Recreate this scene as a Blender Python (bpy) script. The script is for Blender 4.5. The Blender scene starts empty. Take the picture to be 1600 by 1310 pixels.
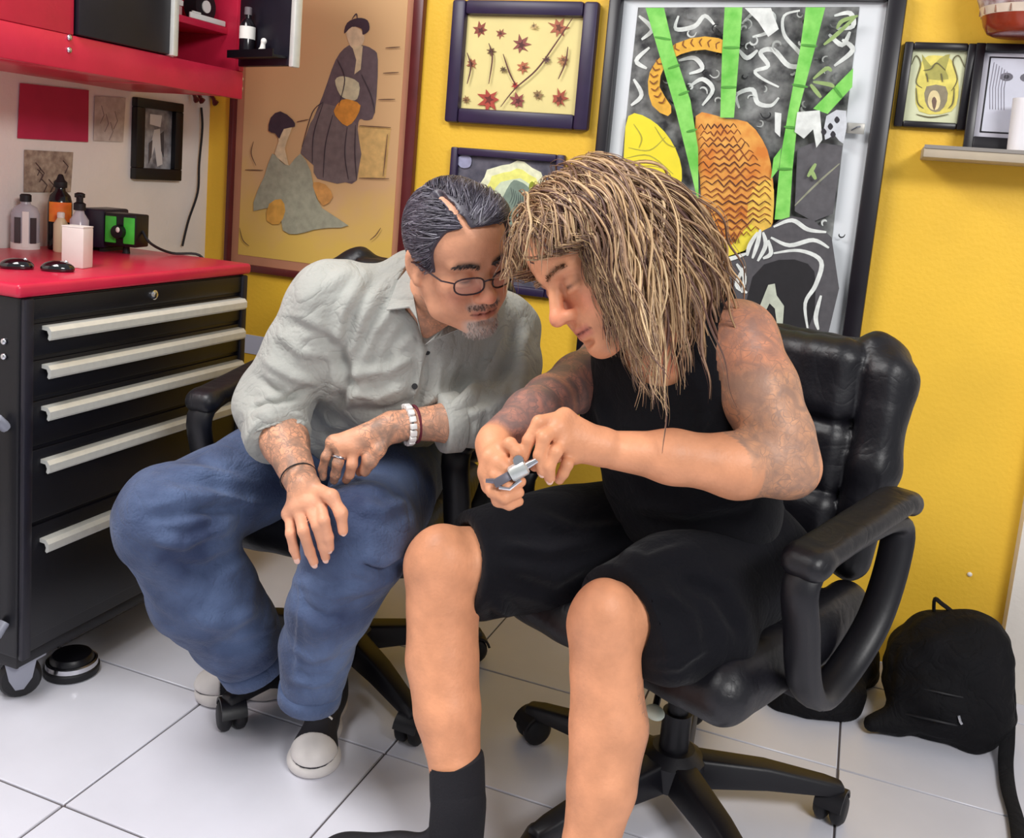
import bpy, bmesh, math, random
import numpy as np
from mathutils import Vector, Matrix

random.seed(7)
np.random.seed(7)
SC = bpy.context.scene
COL = SC.collection

# ------------------------------------------------------------------ camera
FPX = 1460.0                      # focal length in pixels of the 1600 x 1310 frame
PX0, PY0 = 800.0, 490.0           # principal point (the photograph is cropped)
CAM_H = 1.17
_rho, _pit, _yaw = math.atan(.085), math.atan(212 / 1460.0), math.radians(20.2)
_fw0 = np.array([-math.sin(_yaw), math.cos(_yaw), 0]); _r0 = np.array([math.cos(_yaw), math.sin(_yaw), 0])
_z = np.array([0, 0, 1.0])
CF = _fw0 * math.cos(_pit) - _z * math.sin(_pit)
_u = _z * math.cos(_pit) + _fw0 * math.sin(_pit)
CR = _r0 * math.cos(_rho) + _u * math.sin(_rho)
CU = -_r0 * math.sin(_rho) + _u * math.cos(_rho)
CC = np.array([0, 0, CAM_H])
cam_d = bpy.data.cameras.new('camera'); cam = bpy.data.objects.new('camera', cam_d); COL.objects.link(cam)
cam_d.sensor_width = 36; cam_d.lens = 36 * FPX / 1600; cam_d.shift_y = -(655 - PY0) / 1600
cam_d.clip_start = .02
cam.matrix_world = Matrix(((CR[0], CU[0], -CF[0], 0), (CR[1], CU[1], -CF[1], 0), (CR[2], CU[2], -CF[2], CAM_H), (0, 0, 0, 1)))
SC.camera = cam

# ------------------------------------------------------------------ light
w = bpy.data.worlds.new('room_air'); SC.world = w; w.use_nodes = True
w.node_tree.nodes['Background'].inputs[0].default_value = (.93, .96, 1, 1)
w.node_tree.nodes['Background'].inputs[1].default_value = .36
def area(name, loc, target, sx, sy, power, col):
    l = bpy.data.lights.new(name, 'AREA'); l.shape = 'RECTANGLE'; l.size = sx; l.size_y = sy; l.energy = power; l.color = col
    o = bpy.data.objects.new(name, l); COL.objects.link(o); o.location = loc
    o.rotation_euler = (Vector(target) - Vector(loc)).to_track_quat('-Z', 'Y').to_euler()
    return o
area('ceiling_light_key', (-1.5, .75, 2.5), (-1.1, 1.2, 0), 1.2, .6, 44, (1, .99, .98))
area('ceiling_light_second', (1.25, -.05, 2.25), (-.3, 1.6, .6), 1.0, .5, 50, (1, .985, .97))
SC.view_settings.view_transform = 'Standard'; SC.view_settings.look = 'None'
SC.view_settings.gamma = 1.0; SC.view_settings.use_curve_mapping = False
SC.view_settings.exposure = 0.0

# ------------------------------------------------------------------ measuring helpers: a photo pixel plus a real distance or plane gives a point in the room
def ray(x, y): return CF + CR * (x - PX0) / FPX - CU * (y - PY0) / FPX
def J(x, y, d): return CC + ray(x, y) * d
def onY(x, y, yy): d = ray(x, y); return CC + d * (yy / d[1])
def onX(x, y, xx): d = ray(x, y); return CC + d * (xx / d[0])
def onZ(x, y, zz): d = ray(x, y); return CC + d * ((zz - CAM_H) / d[2])
def cv(i, j, k): return CR * i + CU * j - CF * k      # image right, image up, toward the camera -> room vector
def unit(v): v = np.asarray(v, float); return v / np.linalg.norm(v)
def A(*p): return np.array(p, float)

# ------------------------------------------------------------------ materials
def lin(c):
    return tuple(((v / 255) / 12.92 if v / 255 <= .04045 else ((v / 255 + .055) / 1.055) ** 2.4) for v in c)
MATS = {}
def mat(name, col, rough=.5, metal=0., var=0., vs=8., bump=0., bs=150., coat=0., attr=False, alpha=1., trans=0., emit=0., col2=None, stretch=None, spec=.5, sheen=0., crease=None):
    if name in MATS: return MATS[name]
    m = bpy.data.materials.new(name); m.use_nodes = True; nt = m.node_tree; N = nt.nodes; L = nt.links
    b = N['Principled BSDF']; c = lin(col)
    b.inputs['Base Color'].default_value = (*c, 1); b.inputs['Roughness'].default_value = rough; b.inputs['Metallic'].default_value = metal
    b.inputs['Coat Weight'].default_value = coat; b.inputs['Coat Roughness'].default_value = .12
    b.inputs['Alpha'].default_value = alpha; b.inputs['Transmission Weight'].default_value = trans
    b.inputs['Specular IOR Level'].default_value = spec; b.inputs['Sheen Weight'].default_value = sheen
    tc = N.new('ShaderNodeTexCoord'); src = tc.outputs['Object']
    if stretch:
        mp = N.new('ShaderNodeMapping'); mp.inputs['Scale'].default_value = stretch; L.new(src, mp.inputs['Vector']); src = mp.outputs['Vector']
    out = None
    if attr:
        at = N.new('ShaderNodeAttribute'); at.attribute_name = 'Col'; out = at.outputs['Color']
    if var or col2:
        n = N.new('ShaderNodeTexNoise'); n.inputs['Scale'].default_value = vs; n.inputs['Detail'].default_value = 5; L.new(src, n.inputs['Vector'])
        r = N.new('ShaderNodeValToRGB'); r.color_ramp.elements[0].position = .32; r.color_ramp.elements[1].position = .68
        if attr:
            r.color_ramp.elements[0].color = (1 - var,) * 3 + (1,); r.color_ramp.elements[1].color = (1 + var,) * 3 + (1,)
            L.new(n.outputs['Fac'], r.inputs['Fac'])
            mx = N.new('ShaderNodeMix'); mx.data_type = 'RGBA'; mx.blend_type = 'MULTIPLY'; mx.inputs['Factor'].default_value = 1
            L.new(out, mx.inputs['A']); L.new(r.outputs['Color'], mx.inputs['B']); out = mx.outputs['Result']
        else:
            c2 = lin(col2) if col2 else tuple(min(1, v * (1 + var)) for v in c); c1 = c if col2 else tuple(v * (1 - var) for v in c)
            r.color_ramp.elements[0].color = (*c1, 1); r.color_ramp.elements[1].color = (*c2, 1)
            L.new(n.outputs['Fac'], r.inputs['Fac']); out = r.outputs['Color']
    if out: L.new(out, b.inputs['Base Color'])
    if bump:
        n2 = N.new('ShaderNodeTexNoise'); n2.inputs['Scale'].default_value = bs; n2.inputs['Detail'].default_value = 4; L.new(src, n2.inputs['Vector'])
        bp = N.new('ShaderNodeBump'); bp.inputs['Strength'].default_value = bump; bp.inputs['Distance'].default_value = .004
        L.new(n2.outputs['Fac'], bp.inputs['Height']); L.new(bp.outputs['Normal'], b.inputs['Normal'])
    if crease:
        cs_, st_ = crease
        n3 = N.new('ShaderNodeTexNoise'); n3.inputs['Scale'].default_value = cs_; n3.inputs['Detail'].default_value = 3; n3.inputs['Distortion'].default_value = 1.2; L.new(tc.outputs['Object'], n3.inputs['Vector'])
        ab = N.new('ShaderNodeMath'); ab.operation = 'SUBTRACT'; ab.inputs[1].default_value = .5; L.new(n3.outputs['Fac'], ab.inputs[0])
        a2 = N.new('ShaderNodeMath'); a2.operation = 'ABSOLUTE'; L.new(ab.outputs[0], a2.inputs[0])
        pw = N.new('ShaderNodeMath'); pw.operation = 'POWER'; pw.inputs[1].default_value = .6; L.new(a2.outputs[0], pw.inputs[0])
        b2 = N.new('ShaderNodeBump'); b2.inputs['Strength'].default_value = st_; b2.inputs['Distance'].default_value = .012; L.new(pw.outputs[0], b2.inputs['Height'])
        if bump: L.new(bp.outputs['Normal'], b2.inputs['Normal'])
        L.new(b2.outputs['Normal'], b.inputs['Normal'])
    if emit:
        b.inputs['Emission Color'].default_value = (*c, 1); b.inputs['Emission Strength'].default_value = emit
    MATS[name] = m
    return m

# ------------------------------------------------------------------ objects
LOC = {}
def tag(o, label=None, cat=None, group=None, kind=None):
    if label: o['label'] = label
    if cat: o['category'] = cat
    if group: o['group'] = group
    if kind: o['kind'] = kind
    return o
def thing(name, label, cat, loc=(0, 0, 0), rotz=0., group=None):
    o = bpy.data.objects.new(name, None); COL.objects.link(o); o.empty_display_size = .05
    o.location = Vector([float(v) for v in loc]); o.rotation_euler = (0, 0, rotz)
    LOC[o.name] = Matrix.Translation(o.location) @ Matrix.Rotation(rotz, 4, 'Z')
    return tag(o, label, cat, group)
def smooth(me, on=True):
    me.polygons.foreach_set('use_smooth', np.full(len(me.polygons), on))
def put(name, me, m=None, parent=None, world=True):
    o = bpy.data.objects.new(name, me); COL.objects.link(o)
    if m: me.materials.append(m)
    if parent is not None:
        o.parent = parent
        if world and parent.name in LOC: o.matrix_parent_inverse = LOC[parent.name].inverted()
    return o
class MB:
    """collects shapes for one mesh"""
    def __init__(s): s.v = []; s.f = []
    def raw(s, v, f):
        n = len(s.v); s.v += [tuple(float(c) for c in p) for p in v]; s.f += [tuple(int(i) + n for i in q) for q in f]; return s
    def box(s, lo, hi):
        (a, b, c), (d, e, g) = lo, hi
        v = [(a, b, c), (d, b, c), (d, e, c), (a, e, c), (a, b, g), (d, b, g), (d, e, g), (a, e, g)]
        return s.raw(v, [(3, 2, 1, 0), (4, 5, 6, 7), (0, 1, 5, 4), (1, 2, 6, 5), (2, 3, 7, 6), (3, 0, 4, 7)])
    def obox(s, c, ax, ay, az, hx, hy, hz):
        c = A(*c); ax, ay, az = unit(ax) * hx, unit(ay) * hy, unit(az) * hz
        v = [c + i * ax + j * ay + k * az for k in (-1, 1) for i, j in ((-1, -1), (1, -1), (1, 1), (-1, 1))]
        return s.raw(v, [(3, 2, 1, 0), (4, 5, 6, 7), (0, 1, 5, 4), (1, 2, 6, 5), (2, 3, 7, 6), (3, 0, 4, 7)])
    def tube(s, pts, r, n=8, closed=False, flat=1.0, ref=None):
        pts = [A(*p) for p in pts]; m = len(pts); rr = list(r) if hasattr(r, '__len__') else [r] * m
        prev = A(*ref) if ref is not None else None; V = []
        for i, p in enumerate(pts):
            t = unit(pts[(i + 1) % m] - pts[i - 1]) if closed else unit(pts[min(i + 1, m - 1)] - pts[max(i - 1, 0)])
            if prev is None: prev = np.cross(t, (0, 0, 1.)) if abs(t[2]) < .9 else np.cross(t, (1., 0, 0))
            a = prev - t * (prev @ t); a = unit(a); b = np.cross(t, a); prev = a
            for k in range(n):
                an = 2 * math.pi * k / n
                V.append(p + (a * math.cos(an) + b * math.sin(an) * flat) * rr[i])
        F = []
        for i in range(m if closed else m - 1):
            j = (i + 1) % m
            for k in range(n):
                F.append((i * n + k, i * n + (k + 1) % n, j * n + (k + 1) % n, j * n + k))
        if not closed: F += [tuple(range(n))[::-1], tuple((m - 1) * n + k for k in range(n))]
        return s.raw(V, F)
    def cyl(s, a, b, r, r2=None, n=20): return s.tube([a, b], [r, r if r2 is None else r2], n)
    def lathe(s, prof, c=(0, 0, 0), n=28, axis=(0, 0, 1), sx=1., sy=1.):
        az = unit(axis); ax = unit(np.cross(az, (0, 1., 0)) if abs(az[1]) < .9 else np.cross(az, (1., 0, 0))); ay = np.cross(az, ax)
        V = []; F = []; c = A(*c); m = len(prof)
        for r, h in prof:
            for k in range(n):
                an = 2 * math.pi * k / n
                V.append(c + az * h + (ax * math.cos(an) * sx + ay * math.sin(an) * sy) * max(r, 1e-5))
        for i in range(m - 1):
            for k in range(n): F.append((i * n + k, i * n + (k + 1) % n, (i + 1) * n + (k + 1) % n, (i + 1) * n + k))
        F += [tuple(range(n))[::-1], tuple((m - 1) * n + k for k in range(n))]
        return s.raw(V, F)
    def prism(s, poly, n, th):
        """poly: 3D points of a flat outline; extruded by th along n"""
        n = unit(n) * th; m = len(poly); V = [A(*p) for p in poly] + [A(*p) + n for p in poly]
        F = [tuple(range(m))[::-1], tuple(range(m, 2 * m))] + [(i, (i + 1) % m, m + (i + 1) % m, m + i) for i in range(m)]
        return s.raw(V, F)
    def ell(s, c, r, ax=None, nu=20, nv=12):
        R = np.eye(3) if ax is None else np.array([unit(a) for a in ax]).T
        V = []; c = A(*c)
        for i in range(nv + 1):
            th = math.pi * i / nv
            for k in range(nu):
                ph = 2 * math.pi * k / nu
                V.append(c + R @ A(r[0] * math.sin(th) * math.cos(ph), r[1] * math.sin(th) * math.sin(ph), r[2] * math.cos(th)))
        F = [(i * nu + k, (i + 1) * nu + k, (i + 1) * nu + (k + 1) % nu, i * nu + (k + 1) % nu) for i in range(nv) for k in range(nu)]
        return s.raw(V, F)
    def build(s, name, m, parent=None, world=True, bevel=0., seg=2, sm=None, angle=40):
        me = bpy.data.meshes.new(name)
        bm = bmesh.new(); vs = [bm.verts.new(p) for p in s.v]
        for f in s.f:
            try: bm.faces.new([vs[i] for i in f])
            except ValueError: pass
        bmesh.ops.remove_doubles(bm, verts=bm.verts, dist=1e-6)
        bmesh.ops.dissolve_degenerate(bm, edges=bm.edges, dist=1e-7)
        bmesh.ops.recalc_face_normals(bm, faces=bm.faces)
        if bevel:
            ed = [e for e in bm.edges if len(e.link_faces) == 2 and e.calc_face_angle(0) > math.radians(30)]
            bmesh.ops.bevel(bm, geom=ed, offset=bevel, segments=seg, profile=.5, affect='EDGES', clamp_overlap=True)
        bm.to_mesh(me); bm.free()
        if sm or (sm is None and bevel): smooth(me)
        if bevel or sm:
            try: me.set_sharp_from_angle(angle=math.radians(angle))
            except Exception: pass
        return put(name, me, m, parent, world)
def struct(o): o['kind'] = 'structure'; return o
def circ(c, r, n=24, a0=0, a1=2 * math.pi, ax=(1, 0, 0), ay=(0, 0, 1)):
    return [A(*c) + (A(*ax) * math.cos(a0 + (a1 - a0) * i / n) + A(*ay) * math.sin(a0 + (a1 - a0) * i / n)) * r for i in range(n)]
def spline(pts, n=6, closed=False):
    """Catmull-Rom through the points"""
    P = [A(*p) for p in pts]; out = []; m = len(P)
    for i in range(m if closed else m - 1):
        g = lambda j: P[j % m] if closed else P[min(max(j, 0), m - 1)]
        a, b, c, d = g(i - 1), g(i), g(i + 1), g(i + 2)
        for k in range(n):
            t = k / n
            out.append(.5 * (2 * b + (c - a) * t + (2 * a - 5 * b + 4 * c - d) * t * t + (3 * b - a - 3 * c + d) * t ** 3))
    if not closed: out.append(P[-1])
    return out

# ------------------------------------------------------------------ signed-distance modelling (bodies, clothes, leather)
def axis_pts(lo, hi, coarse, fine=()):
    out = [lo]; v = lo
    while v < hi:
        st = coarse
        for a, b, f in fine:
            if a - 1e-6 <= v < b: st = min(st, f)
            elif v < a and v + coarse > a: st = min(st, max(a - v, f))
        v += st; out.append(v)
    return np.array(out, np.float32)
class SDF:
    def __init__(s, lo, hi, h, fx=(), fy=(), fz=()):
        s.ax = [axis_pts(lo[i], hi[i], h, (fx, fy, fz)[i]) for i in range(3)]
        s.F = np.full([len(a) for a in s.ax], .06, np.float32)
    def _do(s, lo, hi, fun, k, op):
        sl = []
        for i in range(3):
            a = max(int(np.searchsorted(s.ax[i], lo[i])) - 1, 0); b = min(int(np.searchsorted(s.ax[i], hi[i])) + 1, len(s.ax[i]))
            if b <= a: return s
            sl.append(slice(a, b))
        x = s.ax[0][sl[0]][:, None, None]; y = s.ax[1][sl[1]][None, :, None]; z = s.ax[2][sl[2]][None, None, :]
        d = fun(x, y, z).astype(np.float32); F = s.F[tuple(sl)]; k = max(k, 1e-4)
        if op == 'add':
            h = np.clip(.5 + .5 * (F - d) / k, 0, 1); s.F[tuple(sl)] = F * (1 - h) + d * h - k * h * (1 - h)
        else:
            d = -d; h = np.clip(.5 - .5 * (F - d) / k, 0, 1); s.F[tuple(sl)] = F * (1 - h) + d * h + k * h * (1 - h)
        return s
    def cone(s, a, b, ra, rb=None, k=.01, op='add'):
        a = A(*a); b = A(*b); rb = ra if rb is None else rb; ba = b - a; L = max(ba @ ba, 1e-9); m = max(ra, rb) + k + .012
        def fun(x, y, z):
            t = np.clip(((x - a[0]) * ba[0] + (y - a[1]) * ba[1] + (z - a[2]) * ba[2]) / L, 0, 1)
            return np.sqrt((x - a[0] - ba[0] * t) ** 2 + (y - a[1] - ba[1] * t) ** 2 + (z - a[2] - ba[2] * t) ** 2) - (ra + (rb - ra) * t)
        return s._do(np.minimum(a, b) - m, np.maximum(a, b) + m, fun, k, op)
    def chain(s, pr, k=.01, op='add'):
        for (a, ra), (b, rb) in zip(pr, pr[1:]): s.cone(a, b, ra, rb, k, op)
        return s
    def ell(s, c, r, R=None, k=.01, op='add'):
        c = A(*c); r = A(*r); R = np.eye(3) if R is None else R; m = r.max() + k + .012
        def fun(x, y, z):
            X, Y, Z = x - c[0], y - c[1], z - c[2]
            q = [R[0, i] * X + R[1, i] * Y + R[2, i] * Z for i in range(3)]
            k0 = np.sqrt(sum((q[i] / r[i]) ** 2 for i in range(3))); k1 = np.sqrt(sum((q[i] / r[i] ** 2) ** 2 for i in range(3)))
            return k0 * (k0 - 1) / np.maximum(k1, 1e-6)
        return s._do(c - m, c + m, fun, k, op)
    def box(s, c, h, R=None, rd=.01, k=.01, op='add'):
        c = A(*c); h = A(*h) - rd; R = np.eye(3) if R is None else R; m = np.linalg.norm(h) + rd + k + .012
        def fun(x, y, z):
            X, Y, Z = x - c[0], y - c[1], z - c[2]
            q = [np.abs(R[0, i] * X + R[1, i] * Y + R[2, i] * Z) - h[i] for i in range(3)]
            return np.sqrt(sum(np.maximum(v, 0) ** 2 for v in q)) + np.minimum(np.maximum(np.maximum(q[0], q[1]), q[2]), 0) - rd
        return s._do(c - m, c + m, fun, k, op)
    def swept(s, pts, ws, ds, side, k=.02, op='add'):
        """elliptical trunk through pts: half widths ws along side, half depths ds across"""
        side = unit(side)
        for i in range(len(pts) - 1):
            a, b = A(*pts[i]), A(*pts[i + 1]); ba = b - a; L = ba @ ba; t0 = unit(ba)
            u = unit(side - t0 * (side @ t0)); v = np.cross(t0, u); m = max(ws[i], ws[i + 1]) + k + .012
            def fun(x, y, z, a=a, ba=ba, L=L, t0=t0, u=u, v=v, i=i):
                X, Y, Z = x - a[0], y - a[1], z - a[2]
                t = np.clip((X * ba[0] + Y * ba[1] + Z * ba[2]) / L, 0, 1)
                X, Y, Z = X - ba[0] * t, Y - ba[1] * t, Z - ba[2] * t
                wu = ws[i] + (ws[i + 1] - ws[i]) * t; wv = ds[i] + (ds[i + 1] - ds[i]) * t
                q = np.sqrt(((X * u[0] + Y * u[1] + Z * u[2]) / wu) ** 2 + ((X * v[0] + Y * v[1] + Z * v[2]) / wv) ** 2 + ((X * t0[0] + Y * t0[1] + Z * t0[2]) / wv) ** 2)
                return (q - 1) * np.minimum(wu, wv)
            s._do(np.minimum(a, b) - m, np.maximum(a, b) + m, fun, k, op)
        return s
    def half(s, p, n, lo, hi, k=.004):
        """removes everything on the side n of the plane through p, inside the box lo..hi"""
        p = A(*p); n = unit(n)
        return s._do(lo, hi, lambda x, y, z: -((x - p[0]) * n[0] + (y - p[1]) * n[1] + (z - p[2]) * n[2]) + 0 * (x + y + z), k, 'cut')
    def mesh(s):
        F = s.F; nx, ny, nz = F.shape; S = F < 0
        c = np.zeros((nx - 1, ny - 1, nz - 1), np.int8)
        for i in (0, 1):
            for j in (0, 1):
                for k in (0, 1): c += S[i:nx - 1 + i, j:ny - 1 + j, k:nz - 1 + k]
        I = np.argwhere((c > 0) & (c < 8)); n = len(I)
        vid = np.full(c.shape, -1, np.int32); vid[I[:, 0], I[:, 1], I[:, 2]] = np.arange(n)
        acc = np.zeros((n, 3)); cnt = np.zeros(n)
        cor = [(i, j, k) for i in (0, 1) for j in (0, 1) for k in (0, 1)]
        for p in cor:
            for d in range(3):
                if p[d]: continue
                q = list(p); q[d] = 1
                f0 = F[I[:, 0] + p[0], I[:, 1] + p[1], I[:, 2] + p[2]]; f1 = F[I[:, 0] + q[0], I[:, 1] + q[1], I[:, 2] + q[2]]
                m = (f0 < 0) != (f1 < 0); t = np.where(m, f0 / np.where(m, f0 - f1, 1), 0)
                for e in range(3): acc[:, e] += m * (p[e] + (t if e == d else 0))
                cnt += m
        pos = I + acc / cnt[:, None]
        V = np.stack([np.interp(pos[:, e], np.arange(len(s.ax[e])), s.ax[e]) for e in range(3)], 1)
        Q = []
        for d in range(3):
            sl0 = [slice(None)] * 3; sl1 = [slice(None)] * 3; sl0[d] = slice(0, -1); sl1[d] = slice(1, None)
            E = S[tuple(sl0)] != S[tuple(sl1)]; e = np.argwhere(E)
            o1, o2 = [(1, 2), (2, 0), (0, 1)][d]
            e = e[(e[:, o1] > 0) & (e[:, o2] > 0) & (e[:, o1] < F.shape[o1] - 1) & (e[:, o2] < F.shape[o2] - 1)]
            ins = S[e[:, 0], e[:, 1], e[:, 2]]
            def g(a, b):
                x = e.copy(); x[:, o1] -= a; x[:, o2] -= b; return vid[x[:, 0], x[:, 1], x[:, 2]]
            q = np.stack([g(1, 1), g(0, 1), g(0, 0), g(1, 0)], 1); q[~ins] = q[~ins][:, ::-1]; Q.append(q)
        return V, np.concatenate(Q)
def vnormals(V, Q):
    n = np.cross(V[Q[:, 2]] - V[Q[:, 0]], V[Q[:, 3]] - V[Q[:, 1]]); N = np.zeros_like(V)
    for e in range(3):
        N[:, e] = sum(np.bincount(Q[:, c], n[:, e], len(V)) for c in range(4))
    return N / np.maximum(np.linalg.norm(N, axis=1), 1e-9)[:, None]
def relax(V, Q, it=1, f=.5):
    for _ in range(it):
        s = np.zeros_like(V); c = np.zeros(len(V))
        for a in range(4):
            for b in ((a + 1) % 4, (a + 3) % 4):
                c += np.bincount(Q[:, a], minlength=len(V))
                for e in range(3): s[:, e] += np.bincount(Q[:, a], V[Q[:, b], e], len(V))
        V = V + f * (s / np.maximum(c, 1)[:, None] - V)
    return V
def project(V):
    q = V - CC; d = q @ CF
    return np.stack([PX0 + FPX * (q @ CR) / d, PY0 - FPX * (q @ CU) / d], 1)
def folds(V, Q, lines):
    """cloth folds: ridges and valleys along lines measured on the photograph, pressed into the side of the cloth that shows there"""
    N = vnormals(V, Q); P = project(V); vd = V - CC; vd /= np.linalg.norm(vd, axis=1)[:, None]
    fr = np.clip(-(N * vd).sum(1) * 2.5, 0, 1); D = np.zeros(len(V))
    for pts, wd, am in lines:
        best = np.full(len(V), 1e9); tt = np.zeros(len(V)); m = len(pts) - 1
        for i in range(m):
            a, b = A(*pts[i]), A(*pts[i + 1]); ba = b - a; t = np.clip(((P - a) @ ba) / (ba @ ba), 0, 1)
            d = np.linalg.norm(P - a - t[:, None] * ba, axis=1); k = d < best; best = np.where(k, d, best); tt = np.where(k, (i + t) / m, tt)
        taper = np.clip(np.sin(np.clip(tt, 0, 1) * math.pi) * 1.6 + .15, 0, 1)
        D += am * taper * (np.exp(-(best / wd) ** 2) - .45 * np.exp(-((best - 1.9 * wd) / wd) ** 2))
    return V + N * (D * fr)[:, None]
def wob(V, amp, freq, seed=0, n=6):
    r = np.random.RandomState(seed); o = np.zeros(len(V))
    for _ in range(n):
        k = r.normal(size=3); k = k / np.linalg.norm(k) * freq * r.uniform(.6, 1.6); o += np.sin(V @ k + r.uniform(0, 6.28))
    return amp * o / math.sqrt(n)
def meshobj(name, V, Q, m, parent=None, colr=None, extra=None, world=True):
    me = bpy.data.meshes.new(name); me.from_pydata(V.tolist(), [], Q.tolist()); smooth(me)
    if colr is not None:
        at = me.color_attributes.new('Col', 'FLOAT_COLOR', 'POINT'); c = np.ones((len(V), 4), np.float32); c[:, :3] = colr; at.data.foreach_set('color', c.ravel())
    for nm, val in (extra or {}).items():
        at = me.attributes.new(nm, 'FLOAT', 'POINT'); at.data.foreach_set('value', np.asarray(val, np.float32))
    return put(name, me, m, parent, world)
def tubes(paths, radii, sides=5):
    """many tapered strands at once: paths (n,m,3), radii (n,m)"""
    n, m, _ = paths.shape; T = np.gradient(paths, axis=1); T /= np.maximum(np.linalg.norm(T, axis=2), 1e-9)[..., None]
    ref = np.random.normal(size=(n, 1, 3)); a = np.cross(T, ref); a /= np.maximum(np.linalg.norm(a, axis=2), 1e-9)[..., None]; b = np.cross(T, a)
    an = np.arange(sides) * 2 * math.pi / sides
    V = paths[:, :, None, :] + radii[:, :, None, None] * (a[:, :, None, :] * np.cos(an)[None, None, :, None] + b[:, :, None, :] * np.sin(an)[None, None, :, None])
    base = (np.arange(n)[:, None, None] * m + np.arange(m - 1)[None, :, None]) * sides; k = np.arange(sides)[None, None, :]; k2 = (k + 1) % sides
    Q = np.stack([base + k, base + k2, base + sides + k2, base + sides + k], -1).reshape(-1, 4)
    return V.reshape(-1, 3), Q
# ================================================================== the room
YW, XL = 2.52, -2.02
m_yel = mat('yellow_paint', (245, 196, 56), .55, var=.06, vs=3, bump=.25, bs=90)
m_white = mat('off_white_paint', (238, 230, 224), .6, var=.05, vs=5, bump=.3, bs=80)
m_white2 = mat('white_paint', (232, 224, 214), .6, var=.03, vs=4, bump=.2, bs=80)
m_tile = mat('glazed_floor_tile', (222, 222, 232), .28, var=.04, vs=5, bump=.06, bs=60)
m_grout = mat('grout', (92, 86, 88), .9)
struct(MB().box((XL - .1, YW, 0), (1.7, YW + .1, 2.7)).build('wall_back', m_yel))
struct(MB().box((XL - .1, -1.2, 0), (XL, YW, 2.7)).build('wall_left', m_white))
struct(MB().box((.442, YW - .05, 0), (1.7, YW, 2.7)).build('wall_right', m_white2))
floor = struct(MB().box((XL, -1.2, -.06), (1.7, YW, -.004)).build('floor', m_grout))
TX, TY, GAP = .43, .40, .0022
shared = {}
for i in range(-5, 4):
    for j in range(-7, 3):
        x0, y0 = .09 + i * TX + GAP, 1.57 + j * TY + GAP; x1, y1 = x0 + TX - 2 * GAP, y0 + TY - 2 * GAP
        a, b, c, d = max(x0, XL), max(y0, -1.2), min(x1, 1.7), min(y1, YW)
        if c - a < .01 or d - b < .01: continue
        key = (round(c - a, 4), round(d - b, 4))
        if key not in shared:
            t = MB().box((0, 0, -.02), (key[0], key[1], 0)).build('tile', m_tile, floor, world=False, bevel=.0015, seg=1); shared[key] = t.data
        else:
            t = put('tile', shared[key], None, floor, False)
        t.location = (a, b, random.uniform(-.0004, 0))

# ------------------------------------------------------------------ tool chest on casters
m_black = mat('black_enamel', (11, 10, 17), .4, var=.1, vs=20, bump=.05, bs=300)
m_black2 = mat('black_enamel_worn', (24, 22, 34), .45, var=.15, vs=12)
m_red = mat('red_enamel', (206, 38, 70), .32, var=.06, vs=14, bump=.08, bs=120)
m_alu = mat('brushed_aluminium', (226, 226, 220), .45, metal=.35, var=.04, vs=60)
m_chrome = mat('chrome', (215, 215, 220), .18, metal=1.)
m_rub = mat('black_rubber', (18, 17, 22), .6, bump=.1, bs=200)
m_grey = mat('grey_plastic', (150, 152, 165), .4)
ch = thing('tool_chest', 'black rolling tool chest with red top and five silver drawer handles', 'tool chest', (-1.76, 1.68, 0))
X0, X1, Y0, Y1, ZB, ZT = -2.0, -1.5, 1.335, 2.035, .115, .862
MB().box((X0, Y0, ZB), (X1, Y1, ZT)).build('body', m_black, ch, bevel=.006)
top = MB().box((X0 - .003, Y0 - .012, ZT), (X1 + .012, Y1 + .012, ZT + .028)).build('lid', m_red, ch, bevel=.009, seg=3)
lk = MB().lathe([(0, 0), (.011, 0), (.011, .006), (.007, .009), (0, .009)], (X1 + .006, 1.69, .838), axis=(1, 0, 0), n=16)
zs = [.862, .812, .738, .655, .555, .395, .145]
for q in range(6):
    d = MB().box((X1, Y0 + .028, zs[q + 1] + .004), (X1 + .007, Y1 - .02, zs[q] - .004)).build('drawer' if q else 'lid_rail', m_black, ch, bevel=.003)
    if q == 0:
        lk.build('lock', m_chrome, d, sm=True)
        continue
    hz = [.790, .712, .626, .516, .348][q - 1]
    h = MB(); a, b = Y0 + .048, Y1 - .028
    prof = [(X1 + .006, hz + .013), (X1 + .024, hz + .012), (X1 + .031, hz + .004), (X1 + .031, hz - .010), (X1 + .026, hz - .015), (X1 + .022, hz - .012), (X1 + .024, hz - .004), (X1 + .020, hz + .004), (X1 + .006, hz + .005)]
    h.prism([(x, a, z) for x, z in prof], (0, 1, 0), b - a)
    h.build('handle', m_alu, d, sm=False)
for y in (Y0 + .004, Y1 - .024):
    MB().box((X1 - .002, y, ZB - .004), (X1 + .012, y + .022, ZT - .002)).build('corner_post', m_black2, ch, bevel=.004)
bl = MB()
for z in (.772, .742): bl.ell((X1 - .035, Y0 - .004, z), (.007, .005, .007), nu=10, nv=6)
bl.build('bolt', m_chrome, ch, sm=True)
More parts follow.
